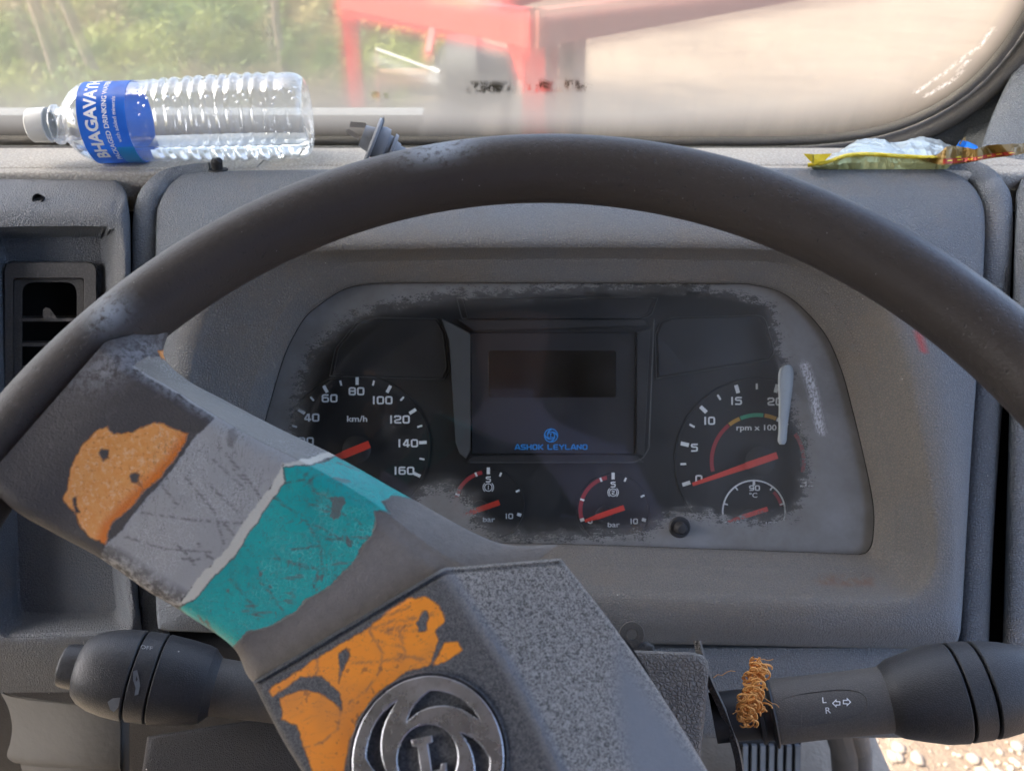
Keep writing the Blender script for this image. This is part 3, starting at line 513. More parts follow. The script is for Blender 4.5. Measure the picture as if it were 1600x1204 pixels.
# wiper outside the glass
M_wiper = m_plain('wiper_grey', (.20, .21, .21), .4, var=.15, scale=40)
wp = thing('wiper', pw(300., 186., .80), 'pale grey wiper blade parked along the foot of the windscreen', 'wiper')
PW0 = WSP + (-WSN) * .03
A, B = on_plane([-600, 662], [182, 182], PW0, WSN); m = MB(); m.bar(A, B, .016, .010, UPW); build(m, 'blade_spine', M_wiper, wp)
A, B = on_plane([-600, 655], [200, 200], PW0, WSN); m = MB(); m.bar(A, B, .006, .012, UPW); build(m, 'blade_rubber', M_rubber, wp)
# ------------------------------------------------------------------ dashboard
dash = thing('dashboard', (-.55, .62, 1.15), 'dusty blue grey moulded dashboard around the instrument panel', 'dashboard')
PC = (890, 665); NR = 480
lens_px = [(572, 444), (629, 442), (900, 442), (1140, 443), (1178, 445), (1224, 458), (1262, 489), (1293, 527), (1316, 580), (1331, 634), (1346, 695), (1361, 764), (1366, 802), (1365, 835), (1360, 856), (1345, 866), (1300, 864), (1100, 857), (880, 850), (600, 846), (440, 844), (408, 832), (396, 800), (398, 740), (406, 690), (415, 653), (429, 603), (442, 561), (455, 531), (476, 496), (503, 473), (537, 452)]
C_px = [(585, 409), (900, 405), (1185, 409), (1245, 424), (1290, 457), (1322, 505), (1348, 570), (1369, 640), (1388, 720), (1400, 790), (1401, 850), (1388, 883), (1345, 893), (1200, 890), (900, 882), (440, 878), (388, 860), (368, 810), (372, 720), (384, 640), (397, 590), (415, 540), (440, 487), (480, 441), (530, 417)]
D_px = [(520, 391), (900, 386), (1220, 391), (1300, 412), (1350, 452), (1388, 520), (1413, 600), (1436, 720), (1450, 820), (1450, 880), (1430, 918), (1385, 932), (1200, 928), (900, 920), (420, 913), (330, 890), (296, 830), (292, 720), (300, 640), (310, 580), (330, 502), (366, 447), (430, 408)]
E_px = [(520, 358), (900, 351), (1240, 356), (1330, 382), (1390, 430), (1430, 510), (1456, 600), (1478, 720), (1487, 820), (1485, 900), (1462, 955), (1400, 976), (1200, 972), (900, 965), (400, 955), (300, 925), (268, 850), (264, 720), (272, 640), (280, 560), (298, 480), (340, 415), (420, 376)]
F_px = [(245, 600), (246, 460), (246, 350), (251, 318), (264, 293), (284, 277), (320, 269), (600, 266), (900, 265), (1300, 265), (1450, 265), (1488, 271), (1510, 285), (1527, 305), (1536, 335), (1535, 400), (1528, 520), (1515, 700), (1508, 820), (1500, 960), (1495, 995), (1480, 1008), (1400, 1011), (1100, 1004), (900, 1001), (300, 985), (256, 978), (247, 950), (245, 800)]
def wF(p): return np.interp(p[:, 1], [262, 300, 420, 900, 985, 1012], [-.034, -.018, .006, .008, .014, .006])
rings = []
def ring3(poly, w):
    p = polar(poly, PC, NR); return np.column_stack([p, w(p) if callable(w) else np.full(len(p), w)])
A3 = ring3(lens_px, -.030); B3 = ring3(lens_px, -.017); C3 = ring3(C_px, .001); D3 = ring3(D_px, lambda p: np.interp(p[:, 1], [380, 460, 880, 935], [.020, .020, .020, .022])); E3 = ring3(E_px, lambda p: np.interp(p[:, 1], [350, 420, 930, 975], [.014, .024, .025, .024])); F3 = ring3(F_px, wF)
H3 = F3.copy(); H3[:, 2] -= .008; v_ = H3[:, :2] - PC; H3[:, :2] += v_ / np.linalg.norm(v_, axis=1)[:, None] * 3
I3 = H3.copy(); I3[:, 2] = np.minimum(I3[:, 2] - .03, -.045)
mid = lambda a, b, k: a + (b - a) * k
FF = mid(F3, E3, .06); FF[:, 2] += .002
KR = [B3, mid(B3, C3, .12) + (0, 0, .003), mid(B3, C3, .85) + (0, 0, .001), C3, mid(C3, D3, .12) - (0, 0, .0005), mid(C3, D3, .80) - (0, 0, .001), D3, mid(D3, E3, .35) + (0, 0, .003), E3, mid(E3, F3, .5) + (0, 0, .003), FF, F3, H3]
S = np.array(KR); S = np.array([cr(S[:, j], 4) for j in range(NR)]).transpose(1, 0, 2)
S = np.concatenate([A3[None], S, I3[None]])
m = MB(); m.grid(dp(S[..., 0], S[..., 1], S[..., 2]), False, True); pxs = S[..., :2].reshape(-1, 2); sE = sd_poly(pxs, [tuple(q) for q in E_px]); grime = np.clip(.55 - sE / 60, 0, 1); stain = near_path(pxs, [(1285, 906), (1330, 905), (1355, 906)], 8) * .8; redm = near_path(pxs, [(1437, 520), (1441, 548)], 4) * .8
build(m, 'instrument_surround', M_hood, dash, 50, attrs={'grime': grime, 'stain': stain, 'redmark': redm})
# beads either side of the instrument surround
def bead(path, wpx, w, name, flat=.7):
    P = cr(path, 8); W_ = np.interp(P[:, 1], [262, 272, 300, 420], [w - .036, w - .027, w - .010, w]); p3 = resample(dp(P[:, 0], P[:, 1], W_), 120)
    m = MB(); m.tube(p3, wpx * D / F / 2, 16, True, flat, up=CZ); build(m, name, M_dash, dash, 0)
bead([(330, 272), (296, 276), (262, 284), (240, 303), (229, 335), (227, 400), (227, 600), (232, 800), (240, 960), (246, 1000)], 40, -.012, 'edge_bead')
bead([(1455, 268), (1485, 267), (1518, 272), (1546, 290), (1558, 325), (1557, 400), (1548, 560), (1537, 700), (1528, 840), (1521, 1000), (1518, 1090)], 46, -.012, 'edge_bead')
# carcass behind everything
m = MB(); a = dp([-600, 1760, 1760, -600], [300, 300, 1075, 1075], -.052); b_ = dp([-600, 1760, 1760, -600], [300, 300, 1075, 1075], -.075); m.prism(a, b_); build(m, 'carcass', M_void, dash)
# side panel beside the door
def panel(rings, name, mat, cen, n=240, sub=4, fill=None):
    K = []
    for poly, w in rings:
        p = polar(poly, cen, n); K.append(np.column_stack([p, w(p) if callable(w) else np.full(n, w)]))
    if fill is not None: K = [np.column_stack([mid(np.tile(cen, (n, 1)), K[0][:, :2], .05), np.full(n, fill)])] + K
    S = np.array(K); S = np.array([cr(S[:, j], sub) for j in range(n)]).transpose(1, 0, 2); m = MB(); m.grid(dp(S[..., 0], S[..., 1], S[..., 2]), False, True); build(m, name, mat, dash, 60)
def rect(x0, y0, x1, y1, r, sk=0): # sk shifts the bottom sideways
    o = []
    for cx, cy, a0 in ((x1 - r, y0 + r, -90), (x1 - r, y1 - r, 0), (x0 + r, y1 - r, 90), (x0 + r, y0 + r, 180)):
        for k in range(5): a = R_(a0 + k * 22.5); o.append((cx + r * math.cos(a), cy + r * math.sin(a)))
        
    o = np.array(o); o[:, 0] += sk * (o[:, 1] - y0) / (y1 - y0)
    return [tuple(q) for q in np.concatenate([o[i] + (o[(i + 1) % len(o)] - o[i]) * np.linspace(0, 1, 4, endpoint=False)[:, None] for i in range(len(o))])]
wt = lambda p: np.interp(p[:, 1], [262, 300, 420], [-.036, -.012, .006])
panel([(rect(1640, 380, 1690, 1000, 20, -20), .010), (rect(1610, 300, 1730, 1060, 30, -22), lambda p: wt(p) + .002), (rect(1592, 268, 1760, 1095, 40, -24), lambda p: wt(p) - .004), (rect(1588, 264, 1764, 1100, 40, -24), lambda p: wt(p) - .022), (rect(1588, 264, 1764, 1100, 40, -24), -.05)], 'end_panel', M_dash, (1660, 690), fill=.010)
# panel with the air vent
floor_p = [(14, 376), (140, 371), (152, 375), (158, 388), (162, 600), (176, 900), (182, 940), (178, 953), (166, 957), (52, 956), (38, 952), (33, 935), (26, 800), (12, 420), (10, 386)]
wall_p = [(-20, 353), (150, 351), (172, 357), (184, 380), (186, 600), (197, 900), (205, 955), (200, 975), (180, 985), (30, 992), (5, 985), (-4, 960), (-8, 800), (-22, 420), (-26, 370)]
crest_p = [(-50, 322), (140, 322), (178, 330), (194, 360), (197, 600), (206, 900), (213, 960), (208, 990), (185, 1002), (20, 1010), (-30, 1005), (-40, 960), (-45, 800), (-60, 420), (-62, 345)]
out_p = [(-150, 284), (140, 284), (186, 290), (201, 330), (204, 420), (206, 600), (214, 900), (222, 990), (216, 1060), (190, 1085), (20, 1090), (-150, 1088), (-165, 1000), (-170, 600), (-168, 320)]
wl = lambda p: np.interp(p[:, 1], [280, 310, 400, 1000, 1060, 1095], [-.030, -.012, -.004, -.004, -.03, -.05])
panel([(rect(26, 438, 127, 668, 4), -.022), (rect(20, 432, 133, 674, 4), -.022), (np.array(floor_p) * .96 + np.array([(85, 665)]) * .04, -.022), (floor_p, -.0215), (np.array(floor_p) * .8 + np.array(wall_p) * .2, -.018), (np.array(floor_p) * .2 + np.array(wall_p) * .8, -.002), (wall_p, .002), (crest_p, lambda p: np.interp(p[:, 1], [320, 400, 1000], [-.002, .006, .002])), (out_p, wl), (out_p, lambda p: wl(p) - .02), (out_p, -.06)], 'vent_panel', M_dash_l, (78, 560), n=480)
# screw hole and clip marks on the vent panel
m = MB(); c = dp(61., 312., -.0065); m.lathe(c - CZ * .004, CZ, [(0, .0), (0, .0035), (.0058, .0042), (.0062, .0036), (.001, .003), (.001, 0)], 14); build(m, 'screw_hole', M_void, dash)
# far side of the dashboard and lower panels
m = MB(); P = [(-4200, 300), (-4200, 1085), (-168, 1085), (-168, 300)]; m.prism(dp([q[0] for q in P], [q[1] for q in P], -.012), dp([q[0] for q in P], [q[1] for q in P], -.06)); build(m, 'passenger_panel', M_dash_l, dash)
zs = [(1002, -.016), (1012, -.006), (1025, -.004), (1060, -.008), (1100, -.014), (1140, -.022), (1150, -.030), (1152, -.06)]
m = MB(); m.grid([[dp(float(x), y, w) for x in np.linspace(840, 1545, 30)] for y, w in zs]); build(m, 'lower_panel', M_dash, dash, 50)
zs = [(985, -.040), (1010, -.034), (1060, -.036), (1120, -.05), (1200, -.08), (1320, -.13)]
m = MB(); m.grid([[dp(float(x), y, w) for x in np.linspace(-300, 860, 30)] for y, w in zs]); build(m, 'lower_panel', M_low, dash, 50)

# shelf on top of the dashboard
SH = float(dp(800., 265., -.034)[2]) - .001; y0 = float(dp(800., 265., -.034)[1])
def zslab(name, xs, ya, yb, ztop, th, mat, bev=.003, parent=dash):
    m = MB(); prof = [(ya, ztop - th), (ya, ztop - bev), (ya + bev * .3, ztop - bev * .3), (ya + bev, ztop), (yb - bev, ztop), (yb, ztop - bev), (yb, ztop - th)]
    m.grid([[(x, y, z) for y, z in prof] for x in np.linspace(xs[0], xs[1], 60)]); n = len(prof); k = m.n; m.f += [tuple(range(n)), tuple(range(k - 1, k - n - 1, -1))]; m.mi += [0, 0]
    return build(m, name, mat, parent, 50, recalc=True)
zslab('shelf', (-1.70, .445), y0 - .004, y0 + .075, SH, .03, M_shelf)
zslab('defroster_strip', (-1.70, -.195), y0 + .006, y0 + .070, SH + .001, .006, M_shelf)
zslab('defroster_strip', (-.185, .44), y0 + .014, y0 + .070, SH + .001, .006, M_shelf)
zslab('trough', (-1.70, .445), y0 + .076, .735, SH - .018, .03, M_seal)
m = MB(); c = np.array([-.222, y0 + .001, SH - .001]); m.lathe(c, (0, 0, 1), [(0, 0), (0, .008), (.002, .007), (.002, .004), (.008, .0045), (.010, .003), (.010, 0)], 14); m.tube([c + (0, 0, .006), c + (.004, -.004, .010)], .002, 8); build(m, 'clip_peg', M_black, dash)

# air vent
vent = bpy.data.objects.new('air_vent', None); col.objects.link(vent); vent.parent = dash; ORG[vent.name] = ORG[dash.name]
def frame(op, ip, w0, w1, name, mat, parent, depth=.012, n=200, cen=None):
    cen = cen or tuple(np.mean(np.array(ip), 0)); o = polar(op, cen, n, 0); i = polar(ip, cen, n, 0); k = lambda p, w: dp(p[:, 0], p[:, 1], w)
    m = MB(); m.grid([k(o, w0), k(mid(o, i, .0), w1 - .0012), k(mid(o, i, .06), w1), k(mid(o, i, .94), w1), k(i, w1 - .001), k(i, w1 - depth)], False, True); return build(m, name, mat, parent, 40)
frame(rect(7, 409, 151, 700, 12), rect(21, 435, 131, 672, 3), -.023, -.014, 'vent_frame', M_vent, vent, .008)
frame(rect(21, 435, 131, 672, 3), rect(35, 441, 120, 660, 16), -.018, -.0195, 'vent_core', M_vent, vent, .03)
m = MB(); m.prism(dp([20, 20, 133, 133], [430, 676, 676, 430], -.048), dp([20, 20, 133, 133], [430, 676, 676, 430], -.0505)); build(m, 'duct', M_void, vent)
for yy in (500, 539, 578, 617):
    m = MB(); m.prism([*dp([32, 121, 121, 32], [yy - 3, yy - 3, yy + 2, yy + 2], -.020)], [*dp([32, 121, 121, 32], [yy - 7, yy - 7, yy - 5, yy - 5], -.036)]); build(m, 'louvre', M_vent, vent)
m = MB(); m.prism(dp([67, 67, 72, 78, 90], [498, 484, 480, 482, 498], -.017), dp([67, 67, 72, 78, 90], [498, 484, 480, 482, 498], -.022)); build(m, 'louvre_tab', M_vent, vent)

# ------------------------------------------------------------------ lettering helpers
def text2d(body, bold=0.0, res=3):
    cu = bpy.data.curves.new('t', 'FONT'); cu.body = body; cu.align_x = 'CENTER'; cu.align_y = 'CENTER'; cu.size = 1; cu.offset = bold; cu.resolution_u = res; cu.fill_mode = 'FRONT'
    ob = bpy.data.objects.new('t', cu); col.objects.link(ob); dg = bpy.context.evaluated_depsgraph_get(); me = ob.evaluated_get(dg).to_mesh()
    v = np.array([q.co[:2] for q in me.vertices]); f = [tuple(q.vertices) for q in me.polygons]; ob.evaluated_get(dg).to_mesh_clear(); bpy.data.objects.remove(ob); bpy.data.curves.remove(cu)
    lo, hi = v.min(0), v.max(0); v -= (lo + hi) / 2; return v, f, hi - lo
def _round(P, r=.16, n=4):
    out = [P[0]]
    for a, b, c in zip(P[:-2], P[1:-1], P[2:]):
        a, b, c = map(np.array, (a, b, c)); u = (a - b) / np.linalg.norm(a - b); v = (c - b) / np.linalg.norm(c - b); k = min(r, np.linalg.norm(a - b) / 2, np.linalg.norm(c - b) / 2); p, q = b + u * k, b + v * k
        out += [tuple((1 - t) ** 2 * p + 2 * t * (1 - t) * b + t * t * q) for t in np.linspace(0, 1, n)]
    return np.array(out + [P[-1]], float)
x0_, x1_, ya_, yb_ = .09, .71, .09, .91
LOOP = [(.4, ya_), (x0_, ya_), (x0_, yb_), (x1_, yb_), (x1_, ya_), (.4, ya_)]
GL_ = {'0': [LOOP], 'O': [LOOP], '1': [[(.2, 0), (.2, 1)]], '2': [[(x0_, .70), (x0_, yb_), (x1_, yb_), (x1_, .52), (x0_, .40), (x0_, ya_), (.80, ya_)]], '3': [[(.02, yb_), (x1_, yb_), (x1_, ya_), (.02, ya_)], [(.2, .5), (x1_, .5)]], '4': [[(.82, .27), (.08, .27), (.50, .97)], [(.58, 0), (.58, 1)]],
       '5': [[(.78, yb_), (x0_, yb_), (x0_, .58), (x1_, .58), (x1_, ya_), (.02, ya_)]], '6': [[(.74, yb_), (x0_, yb_), (x0_, ya_), (x1_, ya_), (x1_, .57), (x0_, .57)]], '8': [LOOP, [(x0_, .52), (x1_, .52)]], '9': [[(.06, ya_), (x1_, ya_), (x1_, yb_), (x0_, yb_), (x0_, .43), (x1_, .43)]],
       'A': [[(.03, 0), (.34, .95), (.50, .95), (.81, 0)], [(.18, .28), (.66, .28)]], 'S': [[(.76, yb_), (x0_, yb_), (x0_, .5), (x1_, .5), (x1_, ya_), (.04, ya_)]], 'H': [[(x0_, 0), (x0_, 1)], [(x1_, 0), (x1_, 1)], [(x0_, .5), (x1_, .5)]], 'K': [[(x0_, 0), (x0_, 1)], [(.76, .98), (.26, .5), (.78, .02)]], 'L': [[(x0_, 1), (x0_, ya_), (.76, ya_)]], 'E': [[(.76, yb_), (x0_, yb_), (x0_, ya_), (.76, ya_)], [(x0_, .5), (.7, .5)]], 'Y': [[(.03, .98), (.4, .45), (.77, .98)], [(.4, 0), (.4, .5)]], 'N': [[(x0_, 0), (x0_, .92), (x1_, .08), (x1_, 1)]], 'D': [[(x0_, .5), (x0_, ya_), (x1_, ya_), (x1_, yb_), (x0_, yb_), (x0_, .5)]]}
def glyphs(body, th=.17):
    V, Fq, L, x = [], [], [], 0.0; lay = 0
    for ch in body:
        if ch == ' ': x += .55; continue
        wd = .40 if ch == '1' else .80
        for P in GL_[ch]:
            P = _round(P) if len(P) > 2 else np.array(P, float); d = np.gradient(P, axis=0); d /= np.linalg.norm(d, axis=1)[:, None] + 1e-9; nn = np.stack([-d[:, 1], d[:, 0]], 1) * th / 2; n = len(P); k = len(V)
            V += [tuple(q) for q in np.vstack([P + nn, P - nn]) + (x, 0)]; Fq += [(k + i, k + n + i, k + n + i + 1, k + i + 1) for i in range(n - 1)]; L += [lay % 3] * (2 * n); lay += 1
        x += wd + .13
    V = np.array(V); lo, hi = V.min(0), V.max(0); return V - (lo + hi) / 2, Fq, np.array(L)
def text_dash(body, px, py, hpx, w, name, mat, parent, wide=1.3, bold=.014, rot=0):
    c, s_ = math.cos(rot), math.sin(rot)
    if all(q in GL_ or q == ' ' for q in body):
        v, f, L = glyphs(body, .20 if len(body) > 4 else .19); x = v[:, 0] * hpx * wide * .84; y = v[:, 1] * hpx; w = w + L * .00005
    else: v, f, sz = text2d(body, bold); k = hpx / (text2d('8', bold)[2][1]); x = v[:, 0] * k * wide; y = v[:, 1] * k
    P = dp(px + x * c - y * s_, py - (x * s_ + y * c), w); return build((P, f), name, mat, parent, 0)
def arc_dash(mb, cx, cy, r0, r1, a0, a1, w):
    a = np.radians(np.linspace(a0, a1, max(3, int(abs(a1 - a0) / 3)))); mb.grid([dp(cx + r * np.cos(a), cy - r * np.sin(a), w) for r in (r0, r1)])
def tick_dash(mb, cx, cy, r0, r1, a, wd, w):
    a = R_(a); u = np.array([math.cos(a), -math.sin(a)]); n = np.array([-u[1], u[0]]) * wd / 2; p = np.array([u * r0 - n, u * r1 - n, u * r1 + n, u * r0 + n]) + (cx, cy); mb.add(dp(p[:, 0], p[:, 1], w), [(0, 1, 2, 3)])

# ------------------------------------------------------------------ instrument cluster
WB = -.046                                # the dial face
clu = thing('instrument_cluster', dp(890., 850., WB), 'black instrument cluster under a dusty scratched clear lens', 'instrument panel')
def fan(poly, cen, w, n=240, k=6, sc=1.0):
    p = polar(poly, cen, n); return np.array([dp(cen[0] + (p[:, 0] - cen[0]) * q, cen[1] + (p[:, 1] - cen[1]) * q, w) for q in np.linspace(.0006, sc, k)])
M_dial = m_plain('dial_black', (.0045, .0046, .005), .55, var=.2, scale=60)
m = MB(); m.grid(fan(lens_px, PC, WB, sc=1.05), False, True); m.grid([fan(lens_px, PC, WB, k=2, sc=1.05)[1], fan(lens_px, PC, -.03, k=2, sc=1.02)[1]], False, True); build(m, 'dial_plate', M_dial, clu, 40)
def outline(poly, wd, w, name, mat, parent=clu, closed=True, rr=.0006):
    P = np.array(poly, float); P = np.vstack([P, P[:1]]) if closed else P; p3 = resample(dp(P[:, 0], P[:, 1], w), 80); m = MB(); m.tube(p3, wd * D / F / 2, 8, True, .6, up=CZ); return build(m, name, mat, parent, 0)
def plate(poly, w, th, name, mat, parent=clu):
    P = np.array(poly, float); c = P.mean(0); Q = c + (P - c) * .985; m = MB(); m.prism(dp(Q[:, 0], Q[:, 1], w), dp(P[:, 0], P[:, 1], w - .0015)); m.grid([dp(P[:, 0], P[:, 1], w - .0015), dp(P[:, 0], P[:, 1], w - th)], False, True); return build(m, name, mat, parent, 30, recalc=True)
# central display
fr_o = [(704, 500), (740, 505), (880, 505), (1000, 505), (1016, 512), (1018, 560), (1008, 690), (1003, 712), (990, 722), (740, 722), (726, 716), (720, 700), (706, 540), (690, 497)]
disp = plate([(734, 519), (994, 519), (992, 709), (736, 709)], WB + .003, .003, 'display_panel', M_panel)
plate([(766, 547), (961, 547), (964, 550), (964, 618), (961, 621), (766, 621), (762, 618), (762, 550)], WB + .0036, .0006, 'display_window', M_lcd, disp)
P1 = [(690, 497), (703, 503), (735, 521), (735, 703), (728, 716), (718, 708), (712, 690), (702, 530)]; plate(P1, WB + .010, .010, 'display_bezel', M_bezel, disp)
plate([(735, 712), (994, 711), (1006, 722), (728, 722)], WB + .006, .006, 'display_bezel', M_tick_panel, disp); plate([(996, 519), (1016, 512), (1006, 712), (995, 710)], WB + .007, .007, 'display_bezel', M_tick_panel, disp)
plate([(738, 516), (1014, 508), (1010, 500), (715, 500)], WB + .006, .006, 'display_bezel', M_black, disp)
outline([(1022, 498), (1014, 700), (1004, 716), (990, 722), (735, 722)], 2.0, WB + .007, 'display_trim', M_bezel, disp, False)
text_dash('ASHOK LEYLAND', 861, 698, 8.2, WB + .0037, 'display_lettering', M_blue_print, disp, 1.42, .03)
def emblem2d():
    """outer disc, curved blade openings and centre hole, unit radius"""
    sp = []; t = np.linspace(0, 2 * math.pi, 72, endpoint=False); sp.append(np.stack([np.cos(t), np.sin(t)], 1))
    for k in range(4):
        a0 = R_(15 + 90 * k); pol = lambda r, a: (r * math.cos(a), r * math.sin(a))
        tip = pol(.50, a0 + R_(104)); apex = pol(.84, a0 + R_(64)); heel = pol(.80, a0 + R_(2)); 
        up_ = [pol(.84 + .015 * math.sin(math.pi * q), a0 + R_(64) + (R_(2) - R_(64)) * q) for q in np.linspace(0, 1, 9)]
        inn = [pol(.80 - .30 * q - .035 * math.sin(math.pi * q), a0 + R_(2) + R_(102) * q ** .85) for q in np.linspace(0, 1, 12)][1:]
        bk = [pol(.50 + (.34) * q, a0 + R_(104) - R_(40) * q) for q in np.linspace(0, 1, 6)][1:-1]
        sp.append(np.array(up_ + inn + bk))
    sp.append(np.stack([.42 * np.cos(t[::2]), .42 * np.sin(t[::2])], 1)); return sp
def curve_mesh(splines, extrude=0.0, bevel=0.0):
    cu = bpy.data.curves.new('c', 'CURVE'); cu.dimensions = '2D'; cu.fill_mode = 'BOTH' if extrude else 'FRONT'; cu.extrude = extrude; cu.bevel_depth = bevel; cu.bevel_resolution = 2
    for s_ in splines:
        q = cu.splines.new('POLY'); q.points.add(len(s_) - 1); q.use_cyclic_u = True
        for p_, c_ in zip(q.points, s_): p_.co = (c_[0], c_[1], 0, 1)
    ob = bpy.data.objects.new('c', cu); col.objects.link(ob); dg = bpy.context.evaluated_depsgraph_get(); me = ob.evaluated_get(dg).to_mesh()
    v = np.array([q.co[:] for q in me.vertices]); f = [tuple(q.vertices) for q in me.polygons]; ob.evaluated_get(dg).to_mesh_clear(); bpy.data.objects.remove(ob); bpy.data.curves.remove(cu); return v, f
ELL = np.array([(-.22, -.30), (.24, -.30), (.26, -.14), (.20, -.14), (.18, -.21), (.02, -.21), (.02, .20), (.10, .22), (.10, .29), (-.20, .29), (-.20, .22), (-.12, .20), (-.12, -.21), (-.22, -.23)])
v, f = curve_mesh(emblem2d()); build((dp(861 + v[:, 0] * 11, 680 - v[:, 1] * 11, WB + .0037), f), 'display_emblem', M_blue_print, disp, 0)
v, f = curve_mesh([ELL]); build((dp(861 + v[:, 0] * 12, 680 - v[:, 1] * 12, WB + .0037), f), 'display_emblem_letter', M_blue_print, disp, 0)
# tell-tale panels
def telltale(poly, nm='telltale_panel'):
    o = plate(poly, WB + .0022, .002, nm, M_tick_panel); outline(poly, 2.4, WB + .0022, 'panel_rim', M_black, o); c = np.mean(poly, 0); outline([tuple(c + (np.array(q) - c) * 1.05) for q in poly], 1.6, WB + .001, 'panel_rim', M_bezel, o)
telltale([(722, 466), (1022, 466), (1012, 492), (1002, 497), (730, 497)]); telltale([(1030, 588), (1028, 524), (1036, 504), (1050, 498), (1184, 494), (1192, 500), (1206, 548), (1198, 560)]); telltale([(520, 585), (528, 545), (560, 505), (590, 498), (680, 500), (692, 520), (698, 575), (690, 590)])
def icon_brake(cx, cy, num, parent):
    m = MB(); arc_dash(m, cx, cy, 5.2, 6.4, 0, 360, WB + .0012); arc_dash(m, cx, cy, 7.6, 8.8, -50, 50, WB + .0012); arc_dash(m, cx, cy, 7.6, 8.8, 130, 230, WB + .0012); build(m, 'brake_symbol', M_white_print, parent, 0)
    text_dash(num, cx, cy, 6.5, WB + .0012, 'brake_symbol_number', M_white_print, parent, 1.0, .02)
def needle(cx, cy, ang, L, tail, wd, hub, parent):
    a = R_(ang); u = np.array([math.cos(a), -math.sin(a)]); n = np.array([-u[1], u[0]]); c = np.array([cx, cy]); w0, w1 = WB + .004, WB + .0095
    m = MB(); q = np.array([c + u * hub * .85 + n * wd * .55, c + u * L + n * wd * .3, c + u * L - n * wd * .3, c + u * hub * .85 - n * wd * .55]); m.prism(dp(q[:, 0], q[:, 1], w0 + .0016), dp(q[:, 0], q[:, 1], w0)); build(m, 'needle', M_needle, parent)
    m = MB(); t = np.linspace(0, 2 * math.pi, 36, endpoint=False); m.grid([dp(cx + hub * k * np.cos(t), cy - hub * k * np.sin(t), w) for k, w in ((1.0, WB + .001), (1.0, w1 - .0015), (.93, w1 - .001), (.02, w1 - .001))], False, True); build(m, 'needle_hub', M_dial, parent, 40)
    q = np.array([c + u * hub * 1.02 + n * wd * .6, c + u * hub * 1.02 - n * wd * .6, c - u * tail - n * wd * .6, c - u * tail + n * wd * .6]); m = MB(); m.prism(dp(q[:, 0], q[:, 1], w1 + .0008), dp(q[:, 0], q[:, 1], w1 - .001)); build(m, 'needle_boss', M_needle, parent, recalc=True)
def dial(cx, cy, r, name):
    t = np.linspace(0, 2 * math.pi, 96, endpoint=False); m = MB(); m.grid([dp(cx + q * np.cos(t), cy - q * np.sin(t), w) for q, w in ((r + 3, WB + .0002), (r + 2.4, WB + .0012), (r + .8, WB + .0012), (r, WB + .0006), (r * .02, WB + .0006))], False, True)
    o = build(m, name, M_dial, clu, 40); return o
# speedometer
sp = dial(558, 698, 112, 'speedometer'); m = MB()
for k in range(0, 17):
    ang = 90 + (80 - k * 10) * 1.435
    tick_dash(m, 558, 698, 97 if k % 2 == 0 else 99, 109 if k % 2 == 0 else 107, ang, 5.0 if k % 2 == 0 else 3.0, WB + .0012)
build(m, 'scale_mark', M_white_print, sp, 0)
for s_, x, y in (('20', 478, 689), ('40', 487, 652), ('60', 515, 622), ('80', 557, 611), ('100', 598, 625), ('120', 625, 655), ('140', 638, 692), ('160', 632, 735), ('0', 484, 731)): text_dash(s_, x, y, 12.5, WB + .0012, 'numeral', M_white_print, sp, 1.35)
text_dash('km/h', 558, 654, 9.5, WB + .0012, 'unit_lettering', M_white_print, sp, 1.25); needle(557, 702, 202, 96, 22, 10, 22, sp)
# tachometer
tc = dial(1184, 720, 128, 'tachometer'); m = MB()
for k in range(0, 15):
    tick_dash(m, 1184, 720, 110.5 if k % 2 == 0 else 112, 123.5 if k % 2 == 0 else 121, 197.5 - k * 15.25, 6.0 if k % 2 == 0 else 3.2, WB + .0012)
build(m, 'scale_mark', M_white_print, tc, 0)
for s_, x, y in (('0', 1092, 748), ('5', 1085, 699), ('10', 1109, 657), ('15', 1151, 626), ('20', 1211, 627), ('25', 1262, 660), ('30', 1276, 705), ('35', 1262, 754)): text_dash(s_, x, y, 12.5, WB + .0012, 'numeral', M_white_print, tc, 1.3)
text_dash('rpm x 100', 1182, 669, 9.0, WB + .0012, 'unit_lettering', M_white_print, tc, 1.22)
for a0, a1, mm in ((193, 129, M_red_print), (128, 113, M_amber), (112, 83, M_green), (81.5, 66.5, M_amber), (65.5, 50, M_white_print), (36, -14, M_red_print)):
    m = MB(); arc_dash(m, 1184, 720, 69, 75, a0, a1, WB + .0012); build(m, 'colour_band', mm, tc, 0)
# temperature gauge, standing on the tachometer
tg = dial(1178, 799, 50, 'temperature_gauge'); m = MB(); arc_dash(m, 1178, 799, 47.5, 50, -20, 200, WB + .0013)
for a, l in ((200, 8), (165, 8), (127, 8), (90, 9), (53, 8), (15, 8), (-20, 8)): tick_dash(m, 1178, 799, 50 - l, 49, a, 4 if a == 90 else 2.2, WB + .0014)
build(m, 'scale_mark', M_white_print, tg, 0); m = MB(); arc_dash(m, 1178, 799, 41, 46, 45, 12, WB + .0013); build(m, 'colour_band', M_red_print, tg, 0)
text_dash('90', 1179, 762, 8.5, WB + .0014, 'numeral', M_white_print, tg, 1.35); text_dash('\u00b0C', 1177, 773, 7.5, WB + .0014, 'unit_lettering', M_white_print, tg, 1.2); text_dash('50', 1148, 818, 8, WB + .0014, 'numeral', M_white_print, tg, 1.3); text_dash('120', 1206, 819, 8, WB + .0014, 'numeral', M_white_print, tg, 1.3)
needle(1170, 804, 198, 36, 31, 6, 11, tg); needle(1188, 720, 199, 112, 28, 9, 23, tc)
